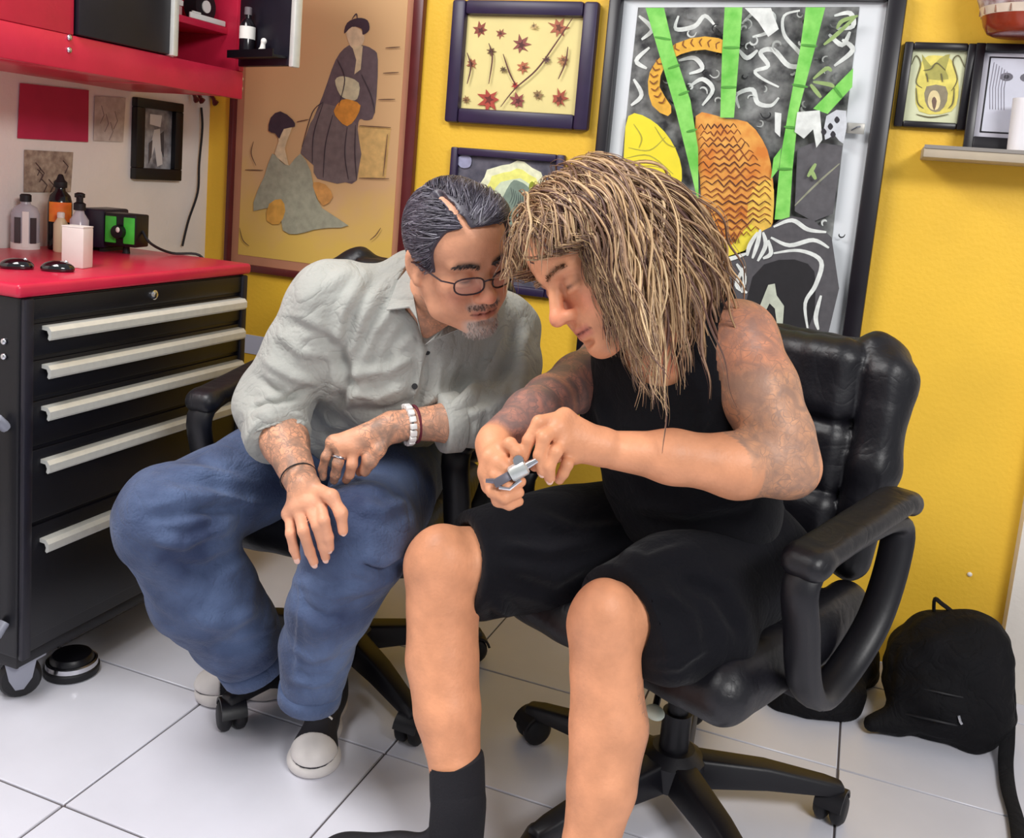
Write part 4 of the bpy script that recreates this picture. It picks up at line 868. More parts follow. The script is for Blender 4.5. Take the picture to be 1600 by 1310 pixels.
class Head:
    """a head in its own axes: x to the person's left, y forward, z up, eye level at 0; scale in metres"""
    def __init__(s, c, fwd, up, sc=1.): 
        s.f = unit(fwd); s.u = unit(A(*up) - s.f * (A(*up) @ s.f)); s.l = np.cross(s.u, s.f) * -1; s.l = np.cross(s.f, s.u) * -1
        s.R = np.array([s.l, s.f, s.u]).T; s.c = A(*c); s.s = sc
    def p(s, x, y, z): return s.c + s.R @ (A(x, y, z) * s.s)
    def loc(s, V): return ((V - s.c) @ s.R) / s.s
    def sculpt(s, S, nose=1., brow=1., lips=1., jaw=1.):
        p, R, k = s.p, s.R, s.s
        def e(c, r, kk, op='add', RR=None): S.ell(p(*c), A(*r) * k, R if RR is None else R @ RR, kk * k, op)
        def cn(a, b, ra, rb, kk, op='add'): S.cone(p(*a), p(*b), ra * k, rb * k, kk * k, op)
        e((0, -.014, .030), (.076, .098, .087), .01)
        e((0, .030, .045), (.062, .060, .055), .03)                       # forehead
        e((0, .020, -.048), (.060, .066, .070), .03)                      # face
        for x in (-1, 1):
            cn((.054 * x, -.002, -.045), (.046 * x, .022, -.082), .019, .018, .025); cn((.046 * x, .022, -.082), (.014 * x, .070, -.102), .018, .018 * jaw, .022)
            e((.044 * x, .056, -.028), (.022, .022, .017), .022)          # cheekbone
            cn((.012 * x, .084, .017), (.044 * x, .070, .016), .0105 * brow, .009, .014)   # brow
            e((.031 * x, .097, -.004), (.019, .018, .0135), .012, 'cut')  # socket
            e((.031 * x, .0735, -.003), (.0145, .0135, .0125), .004)        # lidded eye
            e((.031 * x, .079, -.0145), (.016, .010, .005), .006)          # lower lid bag
            e((.036 * x, .064, -.058), (.020, .018, .022), .02)           # cheek
            e((.0125 * x, .0955 * nose, -.041), (.0088, .011, .0078), .006)  # nostril wing
            e((.0065 * x, .1005 * nose, -.0485), (.0042, .006, .004), .003, 'cut')
            # ear
            RE = np.array([[math.cos(.35 * x), -math.sin(.35 * x), 0], [math.sin(.35 * x), math.cos(.35 * x), 0], [0, 0, 1]])
            e((.079 * x, -.012, -.006), (.0085, .021, .033), .006, 'add', RE); e((.087 * x, -.006, -.004), (.006, .010, .018), .005, 'cut', RE); e((.079 * x, -.004, -.034), (.007, .010, .010), .006)
        cn((0, .082, .012), (0, .104 * nose, -.030), .0085, .0105, .010); e((0, .1085 * nose, -.037), (.0115, .0115, .0105), .008)
        e((0, .072, -.070), (.030, .022, .028), .02)                      # muzzle
        for x in (-1, 1):
            cn((0, .0945, -.0655), (.014 * x, .0895, -.0665), .0052 * lips, .005 * lips, .005); cn((.014 * x, .0895, -.0665), (.025 * x, .0795, -.0700), .005 * lips, .003, .005)
            cn((0, .0925, -.0785), (.013 * x, .088, -.0775), .0065 * lips, .0058 * lips, .005); cn((.013 * x, .088, -.0775), (.024 * x, .0795, -.0715), .0058 * lips, .003, .005)
            cn((0, .0985, -.0718), (.026 * x, .0835, -.0710), .0016, .0012, .003, 'cut')
        e((0, .0785, -.103), (.021, .017, .016), .016)                    # chin
        e((0, .0925, -.0905), (.013, .004, .004), .008, 'cut')
    def colour(s, V, base, C, T, lipc, browc, brow_amt=.8, lash=(70, 50, 45), stub=None):
        q = s.loc(V); x, y, z = q[:, 0], q[:, 1], q[:, 2]; ax = np.abs(x)
        near = (np.abs(z) < .17) & (ax < .12) & (np.abs(y) < .16)
        def mixc(m, c, a=1.):
            m = np.clip(m * a, 0, 1)[:, None]; C[:] = C * (1 - m) + np.array(lin(c)) * m
        g = lambda v, c, w_: np.exp(-((v - c) / w_) ** 2)
        fr = near & (y > .045)
        mixc(fr * g(z, -.035, .014) * g(ax, .0, .022), (226, 120, 100), .35)                 # nose blush
        mixc(fr * g(z, -.036, .02) * g(ax, .045, .018), (222, 122, 104), .30)                # cheeks
        mixc(fr * np.clip(1 - np.abs(z + .0715) / .0105, 0, 1) ** .5 * (ax < .025) * (y > .074) * np.clip((.026 - ax) / .006, 0, 1), lipc, .75)
        mixc(fr * g(z, -.0716, .0016) * (ax < .026) * (y > .078), (96, 44, 44), .85)
        mixc(fr * g(z, .0185 + .0045 * np.clip(1 - ((ax - .03) / .02) ** 2, -1, 1), .0055) * np.clip((ax - .008) / .006, 0, 1) * np.clip((.052 - ax) / .008, 0, 1), browc, brow_amt)
        mixc(fr * g(z, -.0080, .0028) * g(ax, .031, .0125), lash, .9)                       # lash line of the lowered lids
        mixc(fr * g(z, .004, .008) * g(ax, .031, .015), (176, 112, 92), .35)
        if stub is not None:
            col, am = stub
            m1 = fr * g(z, -.0565, .006) * np.clip((.036 - ax) / .008, 0, 1) * (y > .06); m2 = near * (z < -.080) * np.clip((-.080 - z) / .008, 0, 1) * np.clip((.038 - ax) / .012, 0, 1) * np.clip((y - .04) / .02, 0, 1)
            mixc(np.maximum(m1 * .8, m2), col, am)
def finger(S, pts, r0=.0098, r1=.0072, k=.004):
    n = len(pts) - 1
    S.chain([(p, r0 + (r1 - r0) * i / n) for i, p in enumerate(pts)], k)
def palm(S, wr, mcps, rw=.020, rm=.0125, k=.012):
    for q in mcps: S.cone(wr, q, rw, rm, k)
    for a, b in zip(mcps, mcps[1:]): S.cone(a, b, rm, rm, k * .8)
def nails(name, ends, m, parent):
    for (a, b, out) in ends:
        t = unit(A(*b) - A(*a)); o = unit(A(*out) - t * (A(*out) @ t)); s_ = np.cross(t, o)
        MB().ell(A(*b) + o * .0056 + t * .001, (.0068, .0052, .0016), (t, s_, o), 12, 6).build(name, m, parent, sm=True)
def seg_mask(V, a, b, r, soft=.15):
    a, b = A(*a), A(*b); ba = b - a; t = ((V - a) @ ba) / (ba @ ba); d = np.linalg.norm(V - a - np.clip(t, 0, 1)[:, None] * ba, axis=1)
    return np.clip((t + soft * .5) / soft, 0, 1) * np.clip((1 + soft * .5 - t) / soft, 0, 1) * (d < r)
def hair_cap(H, top, line, S_lo, S_hi, h=.0035, part=None, bumps=()):
    """close hair shell on a head: keeps what lies above the hairline z = line(y)"""
    s = SDF(S_lo, S_hi, h); s.ell(H.p(0, -.014, .030), (A(.076, .098, .087) + top) * H.s, H.R, .01).ell(H.p(0, .028, .047), (A(.060, .060, .055) + top) * H.s, H.R, .03)
    for c, r in bumps: s.ell(H.p(*c), A(*r) * H.s, H.R, .02)
    ys, zs_ = zip(*line)
    def fun(x, y, z):
        X, Y, Z = (x - H.c[0]) / H.s, (y - H.c[1]) / H.s, (z - H.c[2]) / H.s
        ly = H.R[0, 1] * X + H.R[1, 1] * Y + H.R[2, 1] * Z; lz = H.R[0, 2] * X + H.R[1, 2] * Y + H.R[2, 2] * Z
        return (lz - np.interp(ly, ys, zs_)) * H.s
    s._do(S_lo, S_hi, fun, .004, 'cut')
    if part: s.chain([(H.p(*q), r) for q, r in part], .003, 'cut')
    return s

# ------------------------------------------------------------------ the man in the grey shirt
pel = A(-.985, 1.79, .53); waist = A(-.945, 1.72, .67); chest = J(650, 565, 1.83); upper = J(662, 490, 1.78)
shR, shL = J(520, 478, 1.74), J(778, 520, 1.90)
elR, cuR, wrR = J(424, 632, 1.78), J(436, 685, 1.71), J(470, 752, 1.615)
elL, cuL, wrL = J(796, 645, 1.76), J(690, 662, 1.70), J(634, 664, 1.675)
HG = Head(J(716, 397, 1.60), cv(.52, -.42, .74), cv(.02, .86, .50), .985)
nkb = J(668, 488, 1.745)
G = thing('person', 'man with grey hair, glasses and rolled grey shirt, hand on knee', 'person', (-.99, 1.62, 0))
S = SDF((-1.22, 1.18, .44), (-.44, 2.0, 1.24), .008, fx=[(-.97, -.50, .0025)], fy=[(1.24, 1.62, .0025)], fz=[(.53, .76, .003), (.86, 1.21, .0025)])
HG.sculpt(S, lips=.95, jaw=1.05)
S.chain([(HG.p(0, -.03, -.05), .058), (nkb, .060), (upper, .068)], .03)
S.swept([pel, waist, chest, upper], [.14, .135, .155, .13], [.095, .095, .10, .075], shL - shR, .03)
S.chain([(upper, .07), (shR, .05), (elR, .042), (J(445, 690, 1.70), .040), (wrR, .029)], .02).chain([(upper, .07), (shL, .05), (elL, .040), (J(710, 660, 1.70), .036), (wrL, .028)], .02)
# right hand on the left knee
d0 = 1.565
mR = [J(500, 784, d0 + .01), J(482, 787, d0 + .005), J(466, 793, d0 + .008), J(453, 803, d0 + .016)]
palm(S, J(476, 764, 1.592), mR, .023, .0125)
fR = [[mR[0], J(506, 814, d0 - .022), J(513, 840, d0 - .014), J(515, 857, d0 - .004)], [mR[1], J(496, 822, d0 - .018), J(505, 854, d0 - .006), J(509, 872, d0 + .006)],
      [mR[2], J(474, 830, d0 - .016), J(484, 862, d0 - .004), J(491, 880, d0 + .008)], [mR[3], J(454, 834, d0 - .004), J(459, 858, d0 + .004), J(464, 873, d0 + .012)]]
for i, f_ in enumerate(fR): finger(S, f_, .0105 if i < 3 else .0092, .0078 if i < 3 else .007)
tR = [J(492, 764, 1.580), J(518, 776, 1.556), J(533, 802, 1.550), J(536, 830, 1.554)]; finger(S, tR, .0125, .0085, .008)
# left hand hanging over the thigh
d1 = 1.655
mL = [J(572, 694, d1 + .005), J(552, 700, d1 - .004), J(535, 700, d1 - .004), J(521, 692, d1 + .002)]
palm(S, J(612, 668, 1.672), mL, .024, .0125)
fL = [[mL[0], J(574, 716, d1 - .006), J(570, 730, d1 + .004), J(562, 738, d1 + .014)], [mL[1], J(550, 726, d1 - .012), J(546, 742, d1), J(541, 750, d1 + .012)],
      [mL[2], J(528, 724, d1 - .012), J(524, 742, d1), J(522, 751, d1 + .012)], [mL[3], J(509, 714, d1 - .004), J(504, 734, d1 + .006), J(505, 746, d1 + .014)]]
for i, f_ in enumerate(fL): finger(S, f_, .0105 if i < 3 else .0092, .0078 if i < 3 else .007)
finger(S, [J(604, 682, 1.66), J(592, 704, 1.645), J(580, 722, 1.645), J(570, 738, 1.655)], .0125, .0085, .008)
V, Q = S.mesh()
C = np.tile(np.array(lin((220, 158, 124))), (len(V), 1)); T = np.zeros(len(V))
HG.colour(V, None, C, T, (170, 92, 84), (62, 52, 50), .85, stub=((196, 186, 178), .75))
T = np.maximum(T, .80 * seg_mask(V, J(430, 670, 1.72), J(478, 772, 1.58), .08)); T = np.maximum(T, .85 * seg_mask(V, J(720, 660, 1.7), J(560, 694, 1.655), .075)); T = np.maximum(T, .5 * seg_mask(V, HG.p(.02, -.02, -.12), J(668, 560, 1.70), .09))
hm = seg_mask(V, J(482, 775, 1.58), J(500, 890, 1.56), .09, .05)[:, None]; C = C * (1 - .25 * hm) + np.array(lin((232, 168, 138))) * .25 * hm
m_skA = skin_mat('skin_tan', scale=34.)
bodyG = meshobj('body', V, Q, m_skA, G, C, {'tattoo': T})
m_nail = mat('fingernail', (232, 186, 168), .3)
nails('fingernail', [(f_[2], f_[3], cv(0, .3, 1)) for f_ in fR] + [(tR[2], tR[3], cv(.3, .2, 1))], m_nail, G)
# hair: close grey shell with a parting, combed strands over it
lineG = [(-.13, -.075), (-.07, -.06), (-.03, -.03), (-.012, .012), (.012, .012), (.022, -.012), (.036, -.004), (.044, .040), (.058, .074), (.070, .083), (.12, .088)]
partG = [((-.022, .085, .074), .0050), ((-.026, .066, .092), .0060), ((-.030, .036, .106), .0065), ((-.032, .0, .114), .006), ((-.033, -.025, .122), .003)]
cap = hair_cap(HG, .0075, lineG, HG.c - .17, HG.c + .17, .003, partG, bumps=[((.02, .03, .075), (.05, .06, .042))])
Vc, Qc = cap.mesh(); Vc = relax(Vc, Qc, 1); Nc = vnormals(Vc, Qc); qc = HG.loc(Vc)
def hair_cols(n, pal, wts, seed):
    r = np.random.RandomState(seed); P = np.array([lin(c) for c in pal]); return P[r.choice(len(pal), n, p=wts)] * r.uniform(.8, 1.2, (n, 1))
m_hair = mat('hair_strands', (90, 86, 92), .42, attr=True, var=.12, vs=60, spec=.45)
greyP = ([(50, 46, 58), (76, 72, 84), (104, 100, 112), (138, 136, 146)], [.36, .32, .22, .10])
rs = np.random.RandomState(4); edge = qc[:, 2] - np.interp(qc[:, 1], [a for a, b in lineG], [b for a, b in lineG])
px_ = np.interp(qc[:, 1], [-.03, .0, .036, .066, .09], [-.033, -.032, -.030, -.026, -.022]); on_part = (np.abs(qc[:, 0] - px_) < .007) & (qc[:, 1] > -.02) & (qc[:, 2] > .05)
pick = rs.choice(np.where((edge > .0015) & ~on_part & ((Nc @ HG.R)[:, 2] > -.35))[0], 3600); m_ = 6
P0 = Vc[pick]; ql = qc[pick]; side = np.where(ql[:, 0] < -.030, -1., 1.)
frontw = np.clip((ql[:, 2] - .03) / .06, 0, 1)
dl_ = np.stack([side * (.75 + .2 * rs.normal(size=len(ql))) * frontw, -1.0 + 0 * side, -.35 * (1 - frontw) - .15], 1) + rs.normal(size=(len(ql), 3)) * .16
dirw = dl_ @ HG.R.T; paths = np.zeros((len(pick), m_, 3)); cur = P0 + Nc[pick] * .0005; nn_ = Nc[pick].copy()
for k in range(m_):
    paths[:, k] = cur; t_ = dirw - nn_ * (dirw * nn_).sum(1)[:, None]; t_ /= np.maximum(np.linalg.norm(t_, axis=1), 1e-6)[:, None]
    cur = cur + t_ * (.0065 + .004 * frontw[:, None]); ll = HG.loc(cur); e = (ll - A(0, -.010, .034)) / (A(.078, .100, .090) + .0085); rr_ = np.linalg.norm(e, axis=1)
    nn_ = (e / (A(.078, .100, .090))) @ HG.R.T; nn_ /= np.linalg.norm(nn_, axis=1)[:, None]
    low = rr_ < 1.0
    cur = np.where(low[:, None], HG.c + ((e / np.maximum(rr_, 1e-6)[:, None]) * (A(.078, .100, .090) + .0085) + A(0, -.010, .034)) @ HG.R.T * HG.s, cur)
rad = np.linspace(1, .25, m_)[None, :] * rs.uniform(.0007, .0015, (len(pick), 1))
Vs, Qs = tubes(paths, rad, 4); cs = hair_cols(len(pick), *greyP, 2)
tone = np.where(ql[:, 2] < .03, 1.25, 1.)[:, None]; cs = cs * tone
Vall = np.concatenate([Vc, Vs]); Qall = np.concatenate([Qc, Qs + len(Vc)]); cap_c = np.tile(np.array(lin((62, 58, 68))), (len(Vc), 1))
meshobj('hair', Vall, Qall, m_hair, G, np.concatenate([cap_c, np.repeat(cs, m_ * 4, axis=0)]))
# glasses
m_fr = mat('dark_red_black_frame', (44, 20, 28), .25); gl = None
def lens_pts(x, n=22):
    out = []
    for q in range(n):
        a = 2 * math.pi * q / n; c_, s_ = math.cos(a), math.sin(a)
        u = .0245 * math.copysign(abs(c_) ** .72, c_); v = .0150 * math.copysign(abs(s_) ** .72, s_)
        out.append((.0325 * x + u, .1045 - abs(.0325 * x + u) ** 2 * 4.5, -.0105 + v))
    return out
gl = MB()
for x in (-1, 1): gl.tube([HG.p(*q) for q in lens_pts(x)], .0016 * HG.s, 6, closed=True)
gl.tube(spline([HG.p(-.010, .104, -.006), HG.p(0, .1075, -.003), HG.p(.010, .104, -.006)], 4), .0017, 6)
glo = gl.build('glasses', m_fr, G, sm=True)
for x in (-1, 1):
    MB().tube([HG.p(.0565 * x, .091, -.003), HG.p(.074 * x, .078, .001), HG.p(.083 * x, .01, .004), HG.p(.083 * x, -.02, -.002)], .0022, 6, flat=.7).build('temple', m_fr, glo, sm=True)
    L_ = lens_pts(x); mb = MB(); mb.raw([HG.p(*q) for q in L_] + [HG.p(q[0], q[1] - .0012, q[2]) for q in L_], [tuple(range(22)), tuple(range(22, 44))[::-1]] + [(i, (i + 1) % 22, 22 + (i + 1) % 22, 22 + i) for i in range(22)])
    mb.build('lens', mat('lens_glass', (245, 245, 250), .03, alpha=.05), glo)
# goatee, moustache and brows as short hairs
rs = np.random.RandomState(8)
def tuft(H, V, Q, sel, n, dirl, ln, pal, wts, seed, name, parent, r=.0007, jit=.3):
    Nn = vnormals(V, Q); idx = np.where(sel)[0]
    if len(idx) == 0: return
    pk_ = np.random.RandomState(seed).choice(idx, n); rr_ = np.random.RandomState(seed + 1)
    d = (A(*dirl) + rr_.normal(size=(n, 3)) * jit) @ H.R.T; d = d / np.linalg.norm(d, axis=1)[:, None]; d = d + Nn[pk_] * .45
    P = np.stack([V[pk_] - Nn[pk_] * .0004, V[pk_] + d * ln * .5, V[pk_] + d * ln + A(0, 0, -ln * .1)], 1); R_ = np.tile(np.array([[r, r * .9, r * .3]]), (n, 1))
    v, q = tubes(P, R_, 4); meshobj(name, v, q, m_hair, parent, np.repeat(hair_cols(n, pal, wts, seed), 12, axis=0))
q = HG.loc(V); axx = np.abs(q[:, 0]); fr = q[:, 1] > .04
tuft(HG, V, Q, fr & (q[:, 2] < -.086) & (q[:, 2] > -.125) & (axx < .030) & (q[:, 1] > .055), 420, (0, .1, -1), .0048, [(196, 184, 176), (160, 146, 138)], [.7, .3], 3, 'goatee', G)
tuft(HG, V, Q, fr & (np.abs(q[:, 2] + .0575) < .0045) & (axx < .030) & (q[:, 1] > .07), 120, (0, .0, -1), .0042, [(150, 124, 112), (112, 90, 84)], [.5, .5], 4, 'moustache', G)
for sx in (-1, 1):
    tuft(HG, V, Q, fr & (np.abs(q[:, 2] - .0175 - .0045 * np.clip(1 - ((axx - .032) / .02) ** 2, -1, 1)) < .0028) & (q[:, 0] * sx > .010) & (q[:, 0] * sx < .050), 90, (sx * 1., .1, .1), .006, [(54, 46, 46), (84, 74, 72)], [.7, .3], 6 + sx, 'eyebrow', G)
# shirt
m_shirt = mat('grey_cotton', (166, 167, 161), .85, var=.05, vs=16, bump=.4, bs=130, sheen=.15, crease=(11, .55))
S = SDF((-1.24, 1.25, .50), (-.46, 2.02, 1.10), .0045)
S.chain([(shR, .080), ((shR + elR) / 2, .071), (elR, .066), (cuR, .056)], .025).chain([(shL, .078), ((shL + elL) / 2, .072), (elL, .064), (cuL, .050)], .025)
S.half(cuR, unit(wrR - elR) * .8 + unit(cv(-.05, -1, 0)) * .5, cuR - .085, cuR + .085, .004).half(cuL + unit(cuL - elL) * -.004, cuL - elL, cuL - .075, cuL + .075, .004)
for c_, d_, r_ in ((cuR, wrR - elR, .050), (cuL, wrL - elL, .044)): S.cone(c_ - unit(d_) * .03, c_ + unit(d_) * .05, r_ * .86, r_ * .92, .003, 'cut')
S.swept([A(-.985, 1.80, .575), waist, chest, upper], [.175, .165, .185, .150], [.135, .130, .130, .098], shL - shR, .03)
S.cone(upper, shR, .085, .078, .04).cone(upper, shL, .085, .076, .04)
S.cone(J(655, 452, 1.80), J(676, 455, 1.76), .078, .072, .03)                              # collar stand
# open neck: the V runs from both collar points down to the first closed button
apex = J(664, 534, 1.69)
S.cone(J(694, 442, 1.66), apex, .066, .006, .006, 'cut').cone(J(700, 400, 1.66), J(672, 455, 1.70), .085, .052, .006, 'cut').cone(HG.p(0, -.03, -.05), J(668, 470, 1.745), .072, .066, .006, 'cut')
V, Q = S.mesh()
V = folds(V, Q, [([(600, 440), (565, 500), (548, 560)], 9, .008), ([(622, 470), (585, 520), (560, 580)], 8, .007), ([(575, 420), (535, 490), (528, 545)], 10, .007), ([(640, 500), (610, 545), (600, 590)], 8, -.006),
    ([(430, 520), (470, 550), (520, 556)], 9, .007), ([(412, 560), (455, 590), (500, 600)], 8, .007), ([(400, 590), (450, 622), (482, 612)], 7, -.008), ([(440, 500), (490, 520), (530, 545)], 8, -.006),
    ([(395, 640), (430, 632), (470, 615)], 5, -.008), ([(394, 655), (430, 645), (468, 640)], 7, .006), ([(398, 668), (435, 660), (470, 652)], 4, -.005),
    ([(530, 540), (545, 600), (520, 640)], 9, -.014), ([(540, 585), (600, 580), (650, 560)], 9, .008), ([(525, 612), (590, 622), (640, 600)], 8, .007), ([(530, 640), (600, 648), (650, 625)], 7, -.007), ([(500, 660), (560, 668), (620, 650)], 7, .006),
    ([(660, 540), (655, 590), (640, 640)], 5, .006), ([(668, 545), (662, 600), (648, 645)], 3, -.005), ([(690, 560), (680, 620), (640, 650)], 9, .007), ([(730, 560), (715, 620), (670, 650)], 9, -.007), ([(780, 530), (760, 600), (700, 640)], 10, .010), ([(812, 500), (790, 570), (740, 625)], 9, -.012), ([(800, 610), (770, 640), (720, 650)], 8, .007), ([(820, 560), (812, 620), (800, 660)], 8, .006),
    ([(470, 480), (500, 450), (560, 420)], 10, .004), ([(760, 640), (756, 665), (750, 685)], 5, -.005), ([(725, 648), (722, 668), (718, 682)], 4, .004), ([(560, 400), (600, 410), (635, 400)], 8, .004)])
V = V + vnormals(V, Q) * (wob(V, .0022, 60, 12) + wob(V, .0012, 130, 13))[:, None]
sh_o = meshobj('shirt', V, Q, m_shirt, G)
def flap(name, pts, th, n, m, parent, wv=.0):
    return MB().prism(pts, n, th).build(name, m, parent, bevel=.0018, sm=True)
nf = cv(-.1, .25, 1)
flap('collar', [J(640, 418, 1.685), J(622, 440, 1.685), J(610, 472, 1.665), J(604, 486, 1.655), J(640, 482, 1.640), J(652, 500, 1.640), J(660, 530, 1.655), J(648, 470, 1.655)], .006, nf, m_shirt, sh_o)
flap('collar', [J(664, 540, 1.655), J(702, 522, 1.640), J(738, 507, 1.655), J(778, 476, 1.72), J(796, 442, 1.76), J(794, 424, 1.76), J(768, 464, 1.70), J(724, 496, 1.66), J(694, 514, 1.65)], .006, nf, m_shirt, sh_o)
for (x, y, d) in ((648, 604, 1.655), (668, 552, 1.665)):
    pr_ = V[np.argmin(np.linalg.norm(project(V) - A(x, y), axis=1) + 400 * np.abs(((V - CC) @ CF) - d) * (((V - CC) @ CF) > d + .12))]
    MB().lathe([(.001, 0), (.0055, 0), (.0055, .002), (.001, .0024)], pr_ - nf * -.0005, axis=nf, n=14).build('button', m_rub, sh_o, sm=True)
# rolled cuffs
for c_, a_, b_, r_ in ((cuR, elR, wrR, .0585), (cuL, elL, wrL, .0525)):
    t_ = unit(b_ - a_)
    MB().tube([c_ - t_ * .034, c_ - t_ * .03, c_ - t_ * .004, c_ + t_ * .003, c_ + t_ * .001, c_ - t_ * .02], [r_ + .0005, r_ + .004, r_ + .003, r_ + .0005, r_ - .004, r_ - .006], 28).build('rolled_cuff', m_shirt, sh_o, sm=True, angle=80)
# jeans
m_jean = mat('blue_denim', (38, 51, 84), .85, col2=(90, 109, 146), vs=7, bump=.5, bs=220, sheen=.1, crease=(9, .5))
hpR, hpL = A(-1.07, 1.79, .535), A(-.885, 1.78, .535)
knR, knL = J(262, 812, 1.73), J(562, 840, 1.685)
S = SDF((-1.36, 1.16, .02), (-.62, 2.02, .70), .0055)
S.ell((-.98, 1.80, .545), (.19, .15, .105), k=.05)
S.chain([(hpR, .105), ((hpR + knR) / 2 + A(0, 0, .004), .098), (knR, .092), (J(318, 925, 1.79), .093), (J(368, 985, 1.85), .080), (J(384, 1012, 1.87), .074)], .03)
S.chain([(hpL, .105), ((hpL + knL) / 2, .099), (knL, .096), (J(516, 945, 1.68), .072), (J(495, 1015, 1.72), .061), (J(489, 1055, 1.735), .060)], .03)
V, Q = S.mesh()
V = folds(V, Q, [([(240, 720), (320, 740), (400, 760)], 9, .007), ([(225, 810), (300, 800), (380, 790)], 9, -.012), ([(230, 840), (290, 850), (360, 820)], 9, .010), ([(260, 880), (320, 890), (380, 860)], 10, -.009), ([(250, 770), (330, 775), (420, 790)], 10, .008), ([(300, 960), (350, 980), (410, 950)], 10, .007), ([(330, 1010), (380, 1010), (430, 990)], 8, -.006),
    ([(450, 900), (520, 930), (600, 915)], 9, .007), ([(460, 940), (510, 965), (570, 955)], 9, -.007), ([(560, 880), (600, 895), (640, 880)], 7, -.012), ([(450, 1010), (490, 1030), (530, 1010)], 8, .006), ([(452, 1060), (490, 1070), (528, 1060)], 6, .006), ([(560, 790), (600, 800), (640, 780)], 10, .006), ([(470, 900), (465, 980), (460, 1060)], 4, .003)])
V = V + vnormals(V, Q) * (wob(V, .0025, 50, 21) + wob(V, .0012, 120, 22))[:, None]
jo = meshobj('jeans', V, Q, m_jean, G)
for c_, t_, r_ in ((J(386, 1014, 1.872), unit(J(384, 1012, 1.87) - J(368, 985, 1.85)), .0735), (J(488, 1060, 1.736), unit(J(489, 1055, 1.735) - J(495, 1015, 1.72)), .0595)):
    MB().tube([c_ + t_ * .016, c_ + t_ * .018, c_ + t_ * .046, c_ + t_ * .048], [r_ * .95, r_, r_ * .99, r_ * .93], 26).build('hem', m_jean, jo, sm=True, angle=80)
# sneakers
m_cv = mat('black_canvas_shoe', (24, 22, 30), .7, bump=.2, bs=250); m_ws = mat('white_shoe_rubber', (222, 216, 212), .5, var=.05, vs=30)
def sneaker(toe, heel, parent, m_up=m_cv, m_so=m_ws, cap=True, name='sneaker'):
    toe, heel = A(toe[0], toe[1], 0), A(heel[0], heel[1], 0); d = unit(toe - heel); n = A(-d[1], d[0], 0); L = np.linalg.norm(toe - heel)
    R = np.array([d, n, (0, 0, 1)]).T
    def q(u, v, z): return heel + d * u * L + n * v + A(0, 0, z)
    lo = np.minimum(toe, heel) - .09; hi = np.maximum(toe, heel) + .09
    s = SDF(A(lo[0], lo[1], -.005), A(hi[0], hi[1], .05), .004)
    for u, r in ((.14, .038), (.45, .040), (.80, .053)): s.ell(q(u, 0, .014), (L * .20, r, .03), R, .02)
    s.half(q(0, 0, .030), (0, 0, 1), A(lo[0], lo[1], -.02), A(hi[0], hi[1], .09), .003).half(q(0, 0, .001), (0, 0, -1), A(lo[0], lo[1], -.05), A(hi[0], hi[1], .05), .003)
    v, f = s.mesh(); v[:, 2] = np.maximum(v[:, 2], .0008)
    s2 = SDF(A(lo[0], lo[1], .01), A(hi[0], hi[1], .18), .004)
    s2.ell(q(.80, 0, .030), (L * .20, .045, .038), R, .02).ell(q(.5, 0, .038), (L * .26, .035, .046), R, .03).ell(q(.2, 0, .05), (L * .19, .034, .055), R, .03).cone(q(.24, 0, .06), q(.22, 0, .125), .038, .037, .02)
    s2.half(q(0, 0, .024), (0, 0, -1), A(lo[0], lo[1], -.02), A(hi[0], hi[1], .06), .003)
    v2, f2 = s2.mesh(); up_ = meshobj(name, v2, f2, m_up, parent)
    meshobj('sole', v, f, m_so, up_)
    if cap:
        s3 = SDF(A(lo[0], lo[1], .01), A(hi[0], hi[1], .1), .003); s3.ell(q(.80, 0, .030), (L * .206, .0465, .0395), R, .02).half(q(.80, 0, 0), -d, A(lo[0], lo[1], -.02), A(hi[0], hi[1], .15), .004).half(q(0, 0, .028), (0, 0, -1), A(lo[0], lo[1], -.02), A(hi[0], hi[1], .06), .003)
        v3, f3 = s3.mesh(); meshobj('toe_cap', v3, f3, m_so, up_)
    for k in range(4 if cap else 0):
        u = .70 - k * .075; z = .067 + k * .011
        MB().tube(spline([q(u, -.024, z - .012), q(u + .006, 0, z + .003), q(u, .024, z - .012)], 4), .0028, 6).build('lace', m_so, up_, sm=True)
    return up_
tl = onZ(482, 1222, .0); sneaker((tl[0], tl[1]), (tl[0] - .105, tl[1] + .255), G)
tl = onZ(303, 1092, .0); sneaker((tl[0], tl[1]), (tl[0] + .215, tl[1] + .165), G)
# bracelets, ring
def band(name, c, ax, r, rr_, m, parent, n=26): 
    ax = unit(ax); a_ = unit(np.cross(ax, (0, 0, 1.))); b_ = np.cross(ax, a_)
    return MB().tube([A(*c) + (a_ * math.cos(2 * math.pi * k / n) + b_ * math.sin(2 * math.pi * k / n)) * r for k in range(n)], rr_, 7, closed=True).build(name, m, parent, sm=True)
band('cord_bracelet', J(466, 746, 1.622), wrR - elR, .031, .0013, m_rub, G)
bc = J(637, 664, 1.678); ba = unit(wrL - elL); a_ = unit(np.cross(ba, (0, 0, 1.))); b_ = np.cross(ba, a_)
br = band('bead_bracelet', bc, ba, .0315, .0018, m_rub, G); m_bead = mat('white_bead', (232, 230, 228), .35)
for k in range(17):
    an = 2 * math.pi * k / 17; rd = a_ * math.cos(an) + b_ * math.sin(an); tg = -a_ * math.sin(an) + b_ * math.cos(an)
    cbead = bc + rd * .0335
    if (cbead - bc) @ CF < .012:
        MB().obox(cbead, tg, ba, rd, .0050, .0056, .0045).build('bead', m_bead, br, bevel=.0012)
rb = bc - ba * .014
band('red_bracelet', rb, ba, .0325, .003, mat('dark_red_cord', (96, 22, 40), .6), G)
